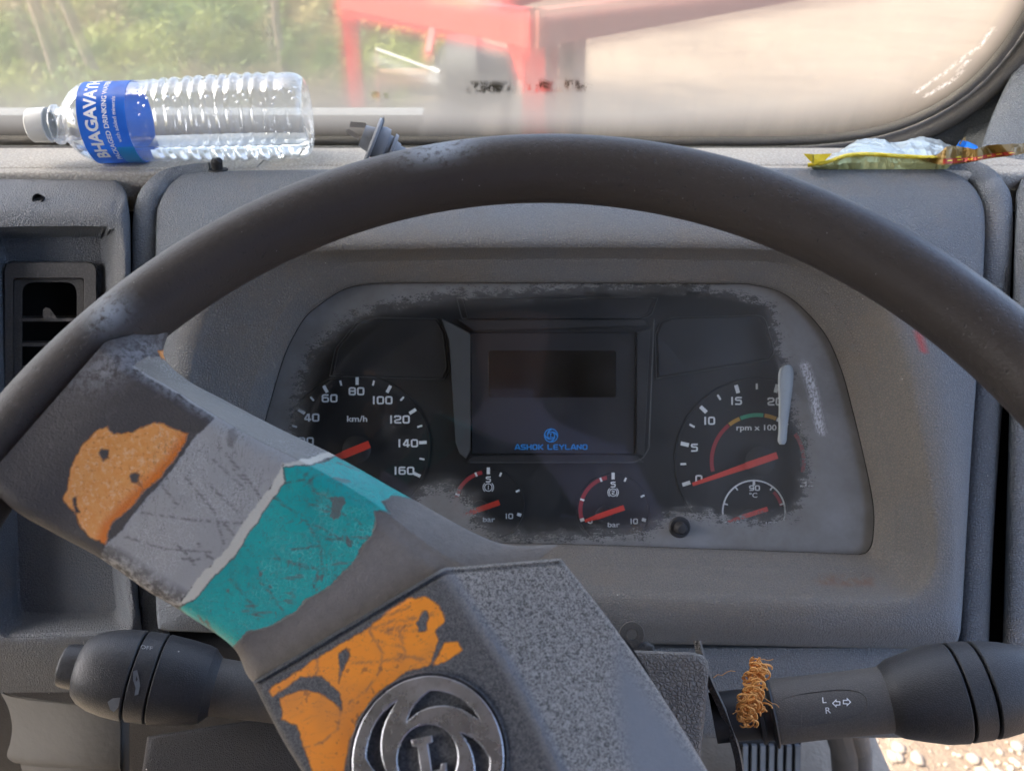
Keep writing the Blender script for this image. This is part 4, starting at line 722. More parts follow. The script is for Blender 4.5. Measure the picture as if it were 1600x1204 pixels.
def pressure(cx, cy, num):
    g = dial(cx, cy, 54, 'pressure_gauge'); m = MB()
    for a in (198, 162, 112, 90, 68, 25, -18): tick_dash(m, cx, cy, 47.5, 54 if a != 90 else 58, a, 5 if a in (90, -18, 198) else 3, WB + .0013)
    build(m, 'scale_mark', M_white_print, g, 0); m = MB(); arc_dash(m, cx, cy, 48, 54, 196, 101, WB + .0010); build(m, 'colour_band', M_red_print, g, 0)
    text_dash('5', cx, cy - 39.5, 9.0, WB + .0013, 'numeral', M_white_print, g, 1.3); text_dash('0', cx - 36, cy + 17, 8.5, WB + .0013, 'numeral', M_white_print, g, 1.3); text_dash('10', cx + 33, cy + 18, 8.5, WB + .0013, 'numeral', M_white_print, g, 1.3); text_dash('bar', cx + 1, cy + 23, 8.5, WB + .0013, 'unit_lettering', M_white_print, g, 1.25)
    icon_brake(cx, cy - 27, num, g); needle(cx - 13, cy + 7, 199, 33, 32, 7, 14, g)
pressure(763, 788, '1'); pressure(958, 796, '2')
# reset knob through the lens
m = MB(); c = dp(1058., 820., -.030); m.lathe(c, CZ, [(-.016, 0), (-.016, .008), (.0085, .008), (.0095, .007), (.0095, .0045), (.016, .0042), (.0175, .003), (.0178, 0)], 24); build(m, 'reset_knob', M_black, clu, 40)
# the lens with its dust
clear_px = [(472, 640), (480, 590), (500, 548), (545, 508), (600, 486), (690, 470), (790, 466), (900, 455), (1060, 455), (1150, 470), (1196, 485), (1214, 560), (1224, 640), (1246, 690), (1252, 740), (1236, 790), (1200, 806), (1130, 800), (1080, 790), (1035, 800), (1012, 822), (930, 828), (860, 832), (780, 830), (748, 806), (742, 775), (700, 752), (664, 756), (640, 775), (560, 800), (470, 780), (466, 700)]
Lq = np.r_[.0006, .03, np.linspace(.08, .997, 100)]; p = polar(lens_px, PC, 420); PXY = np.concatenate([np.array(PC) + (p - PC) * q for q in Lq]); GL = dp(PXY[:, 0], PXY[:, 1], -.0215).reshape(len(Lq), 420, 3)
sdv = sd_poly(PXY, clear_px); dust = np.clip(.5 + sdv / 62, -.9, 1.35)
def blob(x, y, r): return np.exp(-(((PXY - (x, y)) / r) ** 2).sum(1))
dust = np.maximum(dust, np.maximum.reduce([-.9 + 1.30 * blob(610, 660, (40, 60)), -.9 + 1.1 * blob(700, 770, (50, 20)), -.9 + 1.15 * blob(765, 750, (45, 22)), -.9 + 1.2 * blob(1110, 540, (18, 40)), -.9 + 1.1 * blob(1200, 780, (30, 24))]))
haze = np.clip(np.interp(PXY[:, 0], [900, 1080, 1250], [.0, .5, .8]), 0, 1); scuff = near_path(PXY, [(1258, 572), (1270, 610), (1277, 645), (1283, 672)], 6) * .9
m = MB(); m.grid(GL, False, True); build(m, 'lens', M_lens, clu, 0, attrs={'dust': dust, 'haze': haze, 'scuff': scuff}, flip=False)
# grey paint run on the lens
M_run = m_plain('grey_paint_run', (.24, .27, .28), .5, var=.08, scale=200, bump=.0003, bscale=300)
prof = [(1230, 570, 4), (1229, 574, 9), (1228, 584, 12), (1227, 605, 11.5), (1226, 630, 9.5), (1224, 655, 8), (1223, 675, 7), (1222, 688, 7), (1222, 694, 4)]
P = cr([(a, b, c_) for a, b, c_ in prof], 4); m = MB(); m.grid([[dp(x + rr * q, y, -.0213 + .0016 * math.sqrt(max(0, 1 - q * q))) for q in np.linspace(-1, 1, 11)] for x, y, rr in P]); build(m, 'paint_run', M_run, clu, 0)

# ------------------------------------------------------------------ steering wheel
Cw = EYE + (-.00231) * CX + (-.11559) * CY - .25317 * CZ * 1.0
nl = np.array([math.sin(-.09864), math.sin(.38845), 0]); nl[2] = math.sqrt(1 - nl @ nl)
Wn = nl[0] * CX + nl[1] * CY + nl[2] * CZ; W1 = np.cross(CY, Wn); W1 /= np.linalg.norm(W1); W2 = np.cross(Wn, W1); RW, RT = .225, .01429
def wq(px, py, h):
    px, py, h = [np.asarray(q, float) for q in np.broadcast_arrays(px, py, h)]; r = ((px - 800) / F)[..., None] * CX + ((602 - py) / F)[..., None] * CY - CZ
    t = ((Cw - EYE) @ Wn + h) / (r @ Wn); return EYE + r * t[..., None]
sw = thing('steering_wheel', Cw - Wn * .05, 'worn black steering wheel with peeling orange, grey and teal paint on its spoke', 'steering wheel')
th = np.linspace(0, 2 * math.pi, 320, endpoint=False); ph = np.linspace(0, 2 * math.pi, 28, endpoint=False)
rad = np.cos(th)[:, None] * W1 + np.sin(th)[:, None] * W2
G = Cw + RW * rad[:, None, :] + RT * (np.cos(ph)[None, :, None] * rad[:, None, :] + np.sin(ph)[None, :, None] * Wn)
def topx(V): r = V - EYE; d = -(r @ CZ); d = np.where(d > .02, d, .02); return np.stack([800 + F * (r @ CX) / d, 602 - F * (r @ CY) / d], -1)
Vp = topx(G.reshape(-1, 3)); front = np.tile(np.sin(ph) > -.3, len(th))
wear = np.maximum(1.15 * np.exp(-(((Vp - (685, 236)) @ np.array([[.98, .2], [-.2, .98]]) / (48, 15)) ** 2).sum(1)), 1.1 * np.exp(-(((Vp - (170, 488)) @ np.array([[.77, .64], [-.64, .77]]) / (32, 20)) ** 2).sum(1))) * front
m = MB(); m.grid(G, True, True); build(m, 'rim', M_rim, sw, 0, attrs={'wear': wear}, flip=True)
# spoke
ST = dict(A=[(-26, 752, .0146), (24, 797, .0085), (88, 834, .001), (158, 872, -.004), (229, 921, -.009), (282, 953, -.013), (363, 1009, -.019), (395, 1064, -.023), (470, 1112, -.027)],
          R=[(165, 533, .0146), (206, 573, .0122), (265, 607, .0078), (331, 649, .003), (401, 690, -.002), (463, 721, -.006), (564, 779, -.012), (660, 856, -.018), (770, 925, -.024)],
          O=[(268, 508, -.003), (256, 556, -.006), (292, 593, -.009), (349, 624, -.013), (436, 669, -.018), (523, 711, -.022), (644, 779, -.027), (774, 846, -.030), (872, 851, -.032)])
ns = 40; A, Rr, O = [cr(ST[k], ns) for k in 'ARO']
def ln(a, b, k, dh=0): q = a + (b - a) * k; q = q.copy(); q[:, 2] += dh * (np.clip(np.arange(len(q)) / 70, 0.02, 1) if dh > 0 else 1); return q
sl = [ln(A, Rr, .03, -.030), ln(A, Rr, -.002, -.012), ln(A, Rr, .0, -.006), ln(A, Rr, .012, -.0018), ln(A, Rr, .045, 0.)] + [ln(A, Rr, k, .0016 * math.sin(math.pi * k)) for k in np.linspace(.08, .94, 78)] + [ln(A, Rr, .965, -.0001), ln(A, Rr, .99, -.0008), ln(Rr, O, .06, -.0006)] + [ln(Rr, O, k) for k in np.linspace(.12, .93, 22)] + [ln(Rr, O, .985, -.0006), ln(Rr, O, 1.0, -.003), ln(Rr, O, 1.0, -.012), ln(Rr, O, .9, -.016)]
S = np.array(sl); V = wq(S[..., 0], S[..., 1], S[..., 2]); pxy = S[..., :2].reshape(-1, 2)
# where the spoke runs into the rim its face lies on the rim's own surface
orange = [(105, 764), (108, 729), (126, 697), (150, 673), (167, 666), (178, 676), (209, 675), (241, 659), (255, 662), (275, 671), (295, 676), (293, 689), (269, 722), (251, 746), (223, 767), (209, 785), (194, 801), (172, 822), (164, 852), (155, 843), (141, 836), (128, 826), (120, 808), (99, 780)]
grey = [(205, 573), (232, 556), (256, 556), (292, 591), (349, 622), (436, 667), (526, 711), (470, 740), (442, 722), (440, 740), (412, 781), (405, 790), (380, 822), (352, 868), (317, 896), (282, 938), (290, 962), (270, 955), (229, 930), (158, 880), (160, 856), (190, 826), (218, 791), (244, 764), (275, 725), (300, 687), (325, 664), (337, 653), (265, 608)]
white = [(280, 945), (292, 925), (317, 894), (340, 872), (356, 858), (374, 824), (400, 790), (425, 752), (442, 724), (463, 721), (511, 704), (526, 711), (484, 727), (458, 740), (442, 772), (418, 800), (397, 832), (376, 874), (342, 900), (312, 935)]
teal = [(441, 728), (484, 727), (526, 711), (648, 774), (641, 780), (616, 772), (597, 783), (612, 803), (585, 797), (588, 815), (582, 835), (568, 852), (552, 877), (533, 900), (508, 925), (476, 938), (463, 957), (428, 976), (385, 988), (363, 1015), (325, 990), (275, 950), (303, 936), (335, 899), (367, 872), (391, 830), (415, 796), (444, 752)]
at = {'p_orange': np.minimum(np.maximum.reduce([sd_poly(pxy, orange), -sd_poly(pxy, [(154, 706), (159, 701), (169, 704), (168, 712), (171, 716), (161, 720), (156, 714)]), -sd_poly(pxy, [(201, 741), (210, 736), (219, 741), (216, 750), (222, 760), (214, 755), (204, 754)]), -sd_poly(pxy, [(113, 780), (119, 776), (120, 790), (125, 800), (118, 800)])]), sd_poly(pxy, [(246, 548), (257, 545), (261, 562), (252, 560)])) / 100, 'p_grey': sd_poly(pxy, grey) / 100, 'p_white': sd_poly(pxy, white) / 100, 'p_teal': sd_poly(pxy, teal) / 100}
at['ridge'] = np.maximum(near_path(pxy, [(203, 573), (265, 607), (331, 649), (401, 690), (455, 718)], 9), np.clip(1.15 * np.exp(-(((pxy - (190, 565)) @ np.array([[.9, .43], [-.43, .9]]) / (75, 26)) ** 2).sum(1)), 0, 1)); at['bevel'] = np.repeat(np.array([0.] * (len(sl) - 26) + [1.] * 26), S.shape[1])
at['oedge'] = near_path(pxy, [(300, 682), (269, 726), (225, 770), (172, 825), (163, 853)], 13)
lr = np.random.default_rng(3); L_ = [[(222, 800), (300, 812), (390, 818)], [(330, 760), (372, 800), (392, 830)], [(195, 838), (260, 858), (330, 862)], [(345, 700), (390, 752), (410, 780)], [(290, 745), (335, 800), (350, 850)], [(420, 870), (470, 880), (540, 905)], [(400, 900), (430, 935), (445, 960)], [(470, 800), (500, 850), (505, 900)], [(360, 905), (395, 945), (405, 970)], [(510, 790), (560, 815), (575, 840)]]
for q in range(16):
    a_ = lr.uniform((220, 700), (520, 900)); an_ = lr.uniform(-.2, 1.2); ln_ = lr.uniform(25, 70); L_.append([a_, a_ + ln_ * np.array([math.cos(an_), math.sin(an_)]) * .5 + lr.normal(0, 2, 2), a_ + ln_ * np.array([math.cos(an_), math.sin(an_)])])
at['scr'] = np.maximum.reduce([near_path(pxy, q, 1.5) for q in L_])
at['lower'] = np.concatenate([np.clip(1.1 - np.full(S.shape[1], k) * 3.2, 0, 1.1) for k in np.linspace(0, 1, S.shape[0])]); at['hub'] = np.clip((pxy[:, 0] + pxy[:, 1] - 1330) / 120, 0, 1)
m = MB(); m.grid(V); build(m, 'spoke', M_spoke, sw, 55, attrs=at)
# horn pad
LB = cr([(396, 1065, -.0125), (440, 1150, -.012), (476, 1210, -.0115), (530, 1310, -.011)], 40); RL = cr([(693, 888, -.010), (742, 962, -.0085), (806, 1062, -.0075), (876, 1204, -.0065), (925, 1310, -.006)], 40); RB = cr([(877, 873, -.0225), (962, 982, -.025), (1036, 1090, -.027), (1106, 1204, -.028), (1165, 1310, -.029)], 40)
LB, RL, RB = [resample(q, 130) for q in (LB, RL, RB)]
cols = [ln(LB, RL, .0, -.016), ln(LB, RL, -.003, -.004), ln(LB, RL, .004, -.0015), ln(LB, RL, .018)] + [ln(LB, RL, k) for k in np.linspace(.04, .97, 84)] + [ln(LB, RL, .99, .0003), ln(RL, RB, .015, .0002)] + [ln(RL, RB, k) for k in np.linspace(.05, .97, 50)] + [ln(RL, RB, .99, -.0006), ln(RL, RB, 1.0, -.0025), ln(RL, RB, 1.0, -.02)]
S = np.array(cols).transpose(1, 0, 2); e0 = S[0].copy(); s1 = S[0].copy(); s1[:, 2] -= .0005; 
def inset(S0, S1, k, dh): q = S0 + (S1 - S0) * k; q = q.copy(); q[:, 2] += dh; return q
step = (S[1] - S[0]); step /= np.linalg.norm(step[:, :2], axis=1)[:, None]
tail = [S[0] + (0, 0, -.014), S[0] - step * 1.5 + (0, 0, -.004), S[0] - step * 1.0 + (0, 0, -.0016), S[0] + step * 3 + (0, 0, 0), S[0] + step * 5 + (0, 0, -.0004), S[0] + step * 6 + (0, 0, -.0010), S[0] + step * 9 + (0, 0, -.0010), S[0] + step * 11 + (0, 0, -.0002)]
S = np.concatenate([np.array(tail), S[5:]]); V = wq(S[..., 0], S[..., 1], S[..., 2]); pxy = S[..., :2].reshape(-1, 2); nc = S.shape[1]
tcol = np.tile(np.r_[np.zeros(88), .3, .8, np.ones(nc - 90)], S.shape[0])
po = [(419, 1078), (499, 1025), (528, 1007), (573, 981), (608, 953), (638, 934), (664, 930), (686, 944), (694, 970), (681, 986), (686, 999), (670, 1040), (635, 1048), (610, 1069), (587, 1085), (558, 1126), (546, 1158), (536, 1210), (492, 1215), (476, 1171), (463, 1132), (441, 1123), (437, 1091), (469, 1077), (500, 1080), (524, 1096), (533, 1108), (531, 1080), (501, 1056), (470, 1058), (425, 1089)]
pi = [(676, 1040), (694, 1003), (715, 1001), (723, 1014), (705, 1030)]
so_ = np.minimum(sd_poly(pxy, po), sd_poly(pxy, pi)); so_ = np.maximum.reduce([so_, -sd_poly(pxy, [(529, 1020), (540, 1014), (547, 1024), (541, 1038), (535, 1050), (528, 1072), (531, 1045)]), -sd_poly(pxy, [(655, 986), (651, 972), (658, 962), (660, 952), (668, 954), (672, 964), (665, 973), (667, 984)])]); so_ = np.maximum(so_, 4 * near_path(pxy, [(490, 1020), (494, 1050)], 2) - 2 ) if False else so_
rp = np.concatenate([RL[:, :2]]); ridge = near_path(pxy, RL[::6, :2], 10) * .8; pol_ = np.clip(sd_poly(pxy, [(960, 990), (1115, 1204), (1165, 1310), (1010, 1310), (965, 1180), (950, 1080)]) / -60 + .35, 0, 1)
lr = np.random.default_rng(5); L_ = [[(590, 1003), (598, 1022), (592, 1050), (572, 1078), (545, 1097)], [(533, 1106), (528, 1138), (505, 1158), (476, 1168)], [(494, 1020), (497, 1045), (490, 1064)], [(573, 978), (582, 996)], [(624, 985), (634, 1025)]] + [[a_, a_ + lr.uniform(30, 70) * np.array([.97, lr.uniform(-.35, .35)])] for a_ in [lr.uniform((545, 965), (640, 1035)) for q in range(12)]]
pscr = np.maximum.reduce([near_path(pxy, q, 1.6) for q in L_])
m = MB(); m.grid(V); build(m, 'horn_pad', M_pad, sw, 50, attrs={'pscr': pscr, 'p_orange': so_ / 100, 'side': tcol, 'ridge': ridge, 'polish': pol_}, flip=True)
# emblem
hE = -.0078; EC = wq(669., 1183., hE); er = 118 * float(-((EC - EYE) @ CZ)) / F; rot = R_(14)
e1 = W1 * math.cos(rot) + W2 * math.sin(rot); e2 = np.cross(Wn, e1)
tilt = 0
def on_pad(v, s_, dz=0): return EC + v[:, :1] * s_ * e1 + v[:, 1:2] * s_ * e2 + (v[:, 2:3] * s_ + dz) * Wn
m = MB(); m.lathe(EC - Wn * .006, Wn, [(.006, er * 1.08), (.0070, er * 1.055), (.0060, er * 1.015), (.0052, er * 1.0), (.0052, .0005)], 72, ref=W2); eb = build(m, 'emblem_recess', M_pad, sw, 40, attrs={k: np.zeros(72 * 5) + (1 if k == 'p_orange' else 0) for k in ('p_orange', 'side', 'ridge', 'polish', 'pscr')})
v, f = curve_mesh(emblem2d(), .020, .016); build((on_pad(v, er, .0006), f), 'emblem', M_chrome, sw, 40)
v, f = curve_mesh([ELL * .85], .018, .012); build((on_pad(v, er, .0004), f), 'emblem_letter', M_chrome, sw, 40)
# hub and column behind the pad
m = MB(); m.lathe(Cw - Wn * .16, Wn, [(0, 0), (0, .030), (.08, .034), (.10, .05), (.118, .055), (.118, 0)], 32); build(m, 'hub', M_black, sw, 40)

# ------------------------------------------------------------------ steering column cover and stalks
def extr(poly, depth0, depth1, name, mat, parent, bev=4, smooth=True):
    """rounded slab whose front outline lies at one distance and runs back to another"""
    P = np.array(poly, float); c = P.mean(0); u = (P - c); u /= np.linalg.norm(u, axis=1)[:, None]
    L = [(P - u * bev * 3.0, depth0), (P - u * bev, depth0 + .0008), (P - u * bev * .3, depth0 + .0022), (P, depth0 + .005), (P, depth1)]
    m = MB(); m.grid([pw(q[:, 0], q[:, 1], np.full(len(q), d)) for q, d in L], False, True); n = len(P); m.f.append(tuple(range(n))); m.mi.append(0); return build(m, name, mat, parent, 50, recalc=True)
def dens(poly, k=6): P = np.array(poly, float); return np.concatenate([P[i] + (P[(i + 1) % len(P)] - P[i]) * np.linspace(0, 1, k, endpoint=False)[:, None] for i in range(len(P))])
colm = thing('steering_column_cover', pw(900., 1290., .44), 'grainy grey plastic cover around the steering column', 'column cover')
extr(dens([(780, 1010), (985, 1015), (1085, 1019), (1098, 1023), (1106, 1033), (1108, 1046), (1100, 1130), (1092, 1204), (1080, 1330), (760, 1330)]), .385, .50, 'cover_shell', M_shroud, colm)
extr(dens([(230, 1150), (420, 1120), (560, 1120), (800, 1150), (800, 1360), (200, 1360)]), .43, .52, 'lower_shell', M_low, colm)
P = cr([(1088, 1000), (1093, 1022), (1106, 1062), (1128, 1110), (1146, 1160), (1156, 1210), (1160, 1290)], 6); m = MB(); m.grid([[pw(x + dx, y, d) for dx, d in ((-5, .415), (5, .412), (8, .416), (4, .47), (-5, .47))] for x, y in P], False, True); build(m, 'edge_flange', M_shroud, colm, 40)
a = np.linspace(0, 2 * math.pi, 28, endpoint=False); m = MB(); ce = (987, 991); rr = [(8, .440), (9, .437), (19, .437), (20, .440), (20, .446), (8, .446)]; m.grid([pw(ce[0] + r * np.cos(a), ce[1] + r * 1.05 * np.sin(a), np.full(28, d)) for r, d in rr] , True, True); build(m, 'screw_eyelet', M_stem, colm, 40)
extr(dens([(975, 1008), (1012, 1002), (1022, 1008), (1022, 1022), (975, 1022)]), .438, .46, 'eyelet_foot', M_stem, colm, 2)

def stalk(name, label, a, b, da, db, prof, parts, mats):
    """lathe pieces along a tilted axis; profile in pixels along the axis and pixel radius"""
    A = pw(float(a[0]), float(a[1]), da); B = pw(float(b[0]), float(b[1]), db); ax = (B - A) / np.linalg.norm(B - A); L = np.linalg.norm(B - A); Lp = math.hypot(b[0] - a[0], b[1] - a[1])
    o = thing(name, B, label, 'stalk'); sc = L / Lp; rs = .965 * (da + db) / 2 / F
    for nm, pr, mt in parts:
        m = MB(); q = np.array(pr, float); 
        m.lathe(A, ax, [(t * sc, r * rs) for t, r in q], 56, ref=CZ); build(m, nm, mt, o, 28)
    return o, A, ax, sc, rs
G0 = []
stL = stalk('light_stalk', 'fat black lighting stalk with ribbed rotary end beside the vent panel', (96, 1038), (420, 1084), .405, .425, None, [
    ('end_button', [(0, .5), (1, 28), (4, 31.5), (10, 33), (60, 37)], M_stalk),
    ('barrel', [(26, .5), (27, 36), (30, 44), (40, 53), (58, 61), (80, 66), (100, 68.5), (112, 69), (114, 67), (114.5, 62)], M_stalk),
    ('rotary_ring', [(116.5, 62), (117, 67.5), (118.5, 69), (146, 69), (147.5, 67.5), (148, 62)], M_stalk),
    ('collar', [(150, 62), (150.5, 67.5), (152, 69), (185, 66), (215, 62), (228, 58), (231, 54), (240, 46), (242, 44)], M_stalk),
    ('groove_core', [(110, 61), (155, 61)], M_void), ('stem', [(236, 45), (280, 44), (335, 43), (380, 43)], M_stem)], None)
stR = stalk('indicator_stalk', 'fat black indicator stalk with arrow symbols and orange fibre on it', (1668, 1062), (1150, 1117), .395, .425, None, [
    ('barrel', [(0, .5), (3, 16), (12, 32), (30, 46), (55, 58), (85, 67), (112, 72), (126, 73.5), (128, 71), (128.5, 66)], M_stalk),
    ('rotary_ring', [(132, 66), (132.5, 72), (134, 74), (163, 75.5), (164.5, 74), (165, 68)], M_stalk),
    ('collar', [(168.5, 68), (169, 74), (171, 76), (200, 74.5), (235, 67), (262, 60), (264, 59), (276, 52), (278, 50)], M_stalk),
    ('groove_core', [(122, 65), (175, 65)], M_void), ('stem', [(272, 50.5), (320, 50), (400, 50), (452, 51), (460, 50)], M_stem),
    ('flange', [(458, 20), (458, 54), (461, 57), (464, 54), (466, 44), (476, 44), (478, 48), (484, 48), (486, 40), (560, 40)], M_black)], None)
# printed symbols lie on the stems
def on_stem(st, px, py, lift=.0004, rpx=50):
    o, A, ax, sc, rs = st; px = np.atleast_1d(np.asarray(px, float)); py = np.atleast_1d(np.asarray(py, float)); out = []
    for x, y in zip(px, py):
        d = ray(x, y); r = rpx * rs + lift; w = EYE - A; dd = d - ax * (d @ ax); ww = w - ax * (w @ ax); a_, b_, c_ = dd @ dd, 2 * dd @ ww, ww @ ww - r * r; di = max(0, b_ * b_ - 4 * a_ * c_); out.append(EYE + d * (-b_ - math.sqrt(di)) / (2 * a_))
    return np.array(out)
def print_on(st, body, px, py, hpx, name, mat, rot=0, wide=1.1, rpx=50):
    v, f, sz = text2d(body, .0); k = hpx / sz[1]; x, y = v[:, 0] * k * wide, v[:, 1] * k; c, s_ = math.cos(rot), math.sin(rot); build((on_stem(st, px + x * c - y * s_, py - (x * s_ + y * c), .0003, rpx), f), name, mat, st[0], 0)
print_on(stR, 'L', 1288, 1093, 9, 'symbol_letter', M_white_print, .1); print_on(stR, 'R', 1294, 1109, 9.5, 'symbol_letter', M_white_print, .1)
for cx, cy, sg in ((1307, 1098, -1), (1323, 1096, 1)):
    o_ = np.array([(7, 0), (0, -7), (0, -3.4), (-6, -3.4), (-6, 3.4), (0, 3.4), (0, 7)], float); i_ = np.array([(4.9, 0), (1.4, -3.6), (1.4, -1.9), (-4.6, -1.9), (-4.6, 1.9), (1.4, 1.9), (1.4, 3.6)], float)
    P = np.vstack([o_, i_]) * (sg, 1) + (cx, cy); n = 7; build((on_stem(stR, P[:, 0], P[:, 1]), [(k, (k + 1) % n, n + (k + 1) % n, n + k) for k in range(n)]), 'arrow_symbol', M_white_print, stR[0], 0)
print_on(stL, 'OFF', 229, 1011, 6, 'symbol_letter', M_faded, -.15, 1.3, 69)
M_scr = m_plain('pale_scrape', (.16, .18, .20), .5, var=.3, scale=300)
for P in ([(208, 1048), (214, 1046), (217, 1056), (219, 1070), (216, 1084), (210, 1086), (212, 1074), (208, 1062)], [(168, 1096), (176, 1090), (188, 1089), (185, 1104), (178, 1112), (172, 1108)]):
    P = np.array(P, float); build((on_stem(stL, P[:, 0], P[:, 1], .0003, 69), [tuple(range(len(P)))]), 'scrape_mark', M_scr, stL[0], 0)
# oval recess round the symbols
a = np.linspace(0, 2 * math.pi, 48, endpoint=False); cx, cy, c, s_ = 1281, 1105, math.cos(.12), math.sin(.12); ex = np.sign(np.cos(a)) * np.abs(np.cos(a)) ** .7 * 74; ey = np.sign(np.sin(a)) * np.abs(np.sin(a)) ** .8 * 25
m = MB(); m.grid([on_stem(stR, cx + ex * k * c + ey * k * s_, cy - ex * k * s_ + ey * k * c, l) for k, l in ((1.04, -.0004), (1.02, .0004), (1.0, .0002), (.98, -.0003))], False, True); build(m, 'symbol_rim', M_stem, stR[0], 0)

# coir fibre caught on the stalk
M_coir = m_plain('coir_fibre', (.78, .36, .10), .7, var=.4, scale=90)
tf = thing('coir_tuft', pw(1178., 1128., .395), 'tangled tuft of orange brown coir fibre caught on the indicator stalk', 'fibre tuft'); m = MB()
for k in range(105):
    t = rng.random(); c0 = np.array([1184 - 16 * t + rng.normal(0, 6.5), 1042 + 84 * t + rng.normal(0, 4), .392 + rng.normal(0, .005)]); r1 = rng.uniform(5, 11); a0 = rng.random() * 6.28; span = rng.uniform(3.5, 8); q = np.linspace(0, span, 14); tl = rng.normal(0, 1, 2) * 6
    m.tube(pw(c0[0] + r1 * np.cos(a0 + q) + tl[0] * q / span, c0[1] + r1 * np.sin(a0 + q) * rng.uniform(.5, 1) + tl[1] * q / span, c0[2] + .004 * np.sin(q * .8 + a0)), .00045, 5, False)
build(m, 'fibres', M_coir, tf, 0); m = MB()
for k in range(7):
    s0 = np.array([1180 + rng.normal(0, 10), 1075 + rng.normal(0, 28)]); e0 = s0 + rng.normal(0, 1, 2) * (24, 9); m.tube(pw(np.linspace(s0[0], e0[0], 6), np.linspace(s0[1], e0[1], 6) + rng.normal(0, 1.5, 6), np.full(6, .392)), .0002, 4, False)
build(m, 'loose_strands', M_coir, tf, 0)

# ------------------------------------------------------------------ pale flap low on the passenger side of the column
M_flap = m_plain('flap_board', (.13, .125, .11), .85, var=.2, scale=18, bump=.0006, bscale=150)
fl = thing('trim_flap', pw(100., 1330., .56), 'torn pale grey trim flap hanging under the vent panel', 'trim flap')
Lx = cr([(2, 1082), (14, 1105), (20, 1135), (17, 1160), (12, 1180), (22, 1190), (32, 1192), (36, 1204), (60, 1260), (70, 1330)], 5); Tx = [(60, 1098), (110, 1106), (160, 1110), (196, 1114)]
rows = []
for i, (x, y) in enumerate(Lx):
    k = i / (len(Lx) - 1); row = []
    for j, q in enumerate(np.linspace(0, 1, 16)): xx = x + (200 - x) * q; yy = y + 26 * (1 - k) * q ** .6; row.append(pw(xx, yy, .515 + .02 * k - .018 * math.sin(q * 2.2) + (.03 if q > .97 else 0)))
    rows.append(row)
rows = np.array(rows); m = MB(); m.grid(rows); m.grid(rows - CZ * .002); build(m, 'flap_sheet', M_flap, fl, 40)
m = MB(); m.tube(rows[:, 0] - CZ * .001, .0009, 8); build(m, 'torn_edge', M_flap, fl, 0)

# ------------------------------------------------------------------ pedal and door sill
pd = thing('accelerator_pedal', (.335, .66, 1.15), 'ribbed grey accelerator pedal on the cab floor', 'pedal')
PO = pw(1202., 1215., 1.02); pu = np.array([0, .45, .89]); pu /= np.linalg.norm(pu); pn = np.array([0, -.89, .45]); pn /= np.linalg.norm(pn)
def pbox(mb, x0, x1, v0, v1, w0, w1): mb.prism([PO + (x, 0, 0) + pu * v + pn * w1 for x, v in ((x0, v0), (x1, v0), (x1, v1), (x0, v1))], [PO + (x, 0, 0) + pu * v + pn * w0 for x, v in ((x0, v0), (x1, v0), (x1, v1), (x0, v1))])
M_ped = m_plain('pedal_rubber', (.16, .17, .175), .6, var=.2, scale=60)
m = MB(); pbox(m, -.040, .040, -.10, .05, -.012, 0); build(m, 'pedal_plate', M_black, pd)
for k in range(7): m = MB(); x = -.036 + k * .0112; pbox(m, x, x + .0062, -.095, .046, 0, .006); build(m, 'pedal_rib', M_ped, pd)
m = MB(); m.tube([PO - pn * .012 - pu * .03, PO - pn * .09 + pu * .10, PO - pn * .05 + pu * .32], .009, 10); build(m, 'pedal_arm', M_black, pd, 0)
m = MB(); c0 = PO - pu * .10; m.bar(c0 + (-.03, 0, 0), (c0[0] + .03, c0[1], c0[2]), .02, .02); m.bar(c0, (c0[0], c0[1], 1.145), .03, .02, (0, 1, 0)); build(m, 'pedal_hinge', M_black, pd)
sill = thing('door_seal', (.49, .70, 1.15), 'grey rubber door seal running down beside the cab floor', 'door seal')
for px_, rr, mt in ((1318, .016, M_rubber), (1343, .012, M_shroud)):
    m = MB(); top_ = pw(float(px_ - 12), 1120., .80); bot = pw(float(px_ + 4), 1212., .98); m.tube(np.array([top_, (top_ + bot) / 2 + (.004, 0, 0), bot, bot + (bot - top_) * .6]), rr, 14); build(m, 'seal_tube', mt, sill, 0)

# ------------------------------------------------------------------ pillar trim beside the windscreen
pil = thing('pillar_trim', dp(1600., 262., -.07), 'smooth blue grey pillar trim beside the windscreen corner', 'pillar trim')
Lp_ = [(1492, 262, .60), (1500, 238, .605), (1507, 205, .61), (1516, 176, .615), (1540, 140, .615), (1566, 110, .61), (1598, 72, .60), (1640, 10, .58), (1700, -110, .55), (1740, -300, .52)]
m = MB(); rows = []
for x, y, d in cr([(a, b, c + .075) for a, b, c in Lp_], 6): rows.append([pw(x - 2, y, d + .05), pw(x, y, d + .006), pw(x + 5, y, d), pw(x + 40, y + 12, d - .012), pw(x + 110, y + 25, d - .03), pw(x + 190, y + 30, d - .02), pw(x + 230, y + 30, d + .05)])
m.grid(rows); build(m, 'trim_cover', M_pillar, pil, 50)
m = MB(); rows = []
for x, y, d in cr([(a, b, c + .07) for a, b, c in [(1528, 262, .565), (1540, 215, .575), (1556, 170, .58), (1580, 118, .58), (1604, 80, .575), (1650, 0, .555), (1710, -130, .53)]], 6): rows.append([pw(x - 2, y, d + .03), pw(x, y, d), pw(x + 6, y, d - .004), pw(x + 60, y + 8, d - .02), pw(x + 200, y + 20, d - .03), pw(x + 240, y + 20, d + .04)])
m.grid(rows); build(m, 'trim_overlay', M_dash, pil, 50)

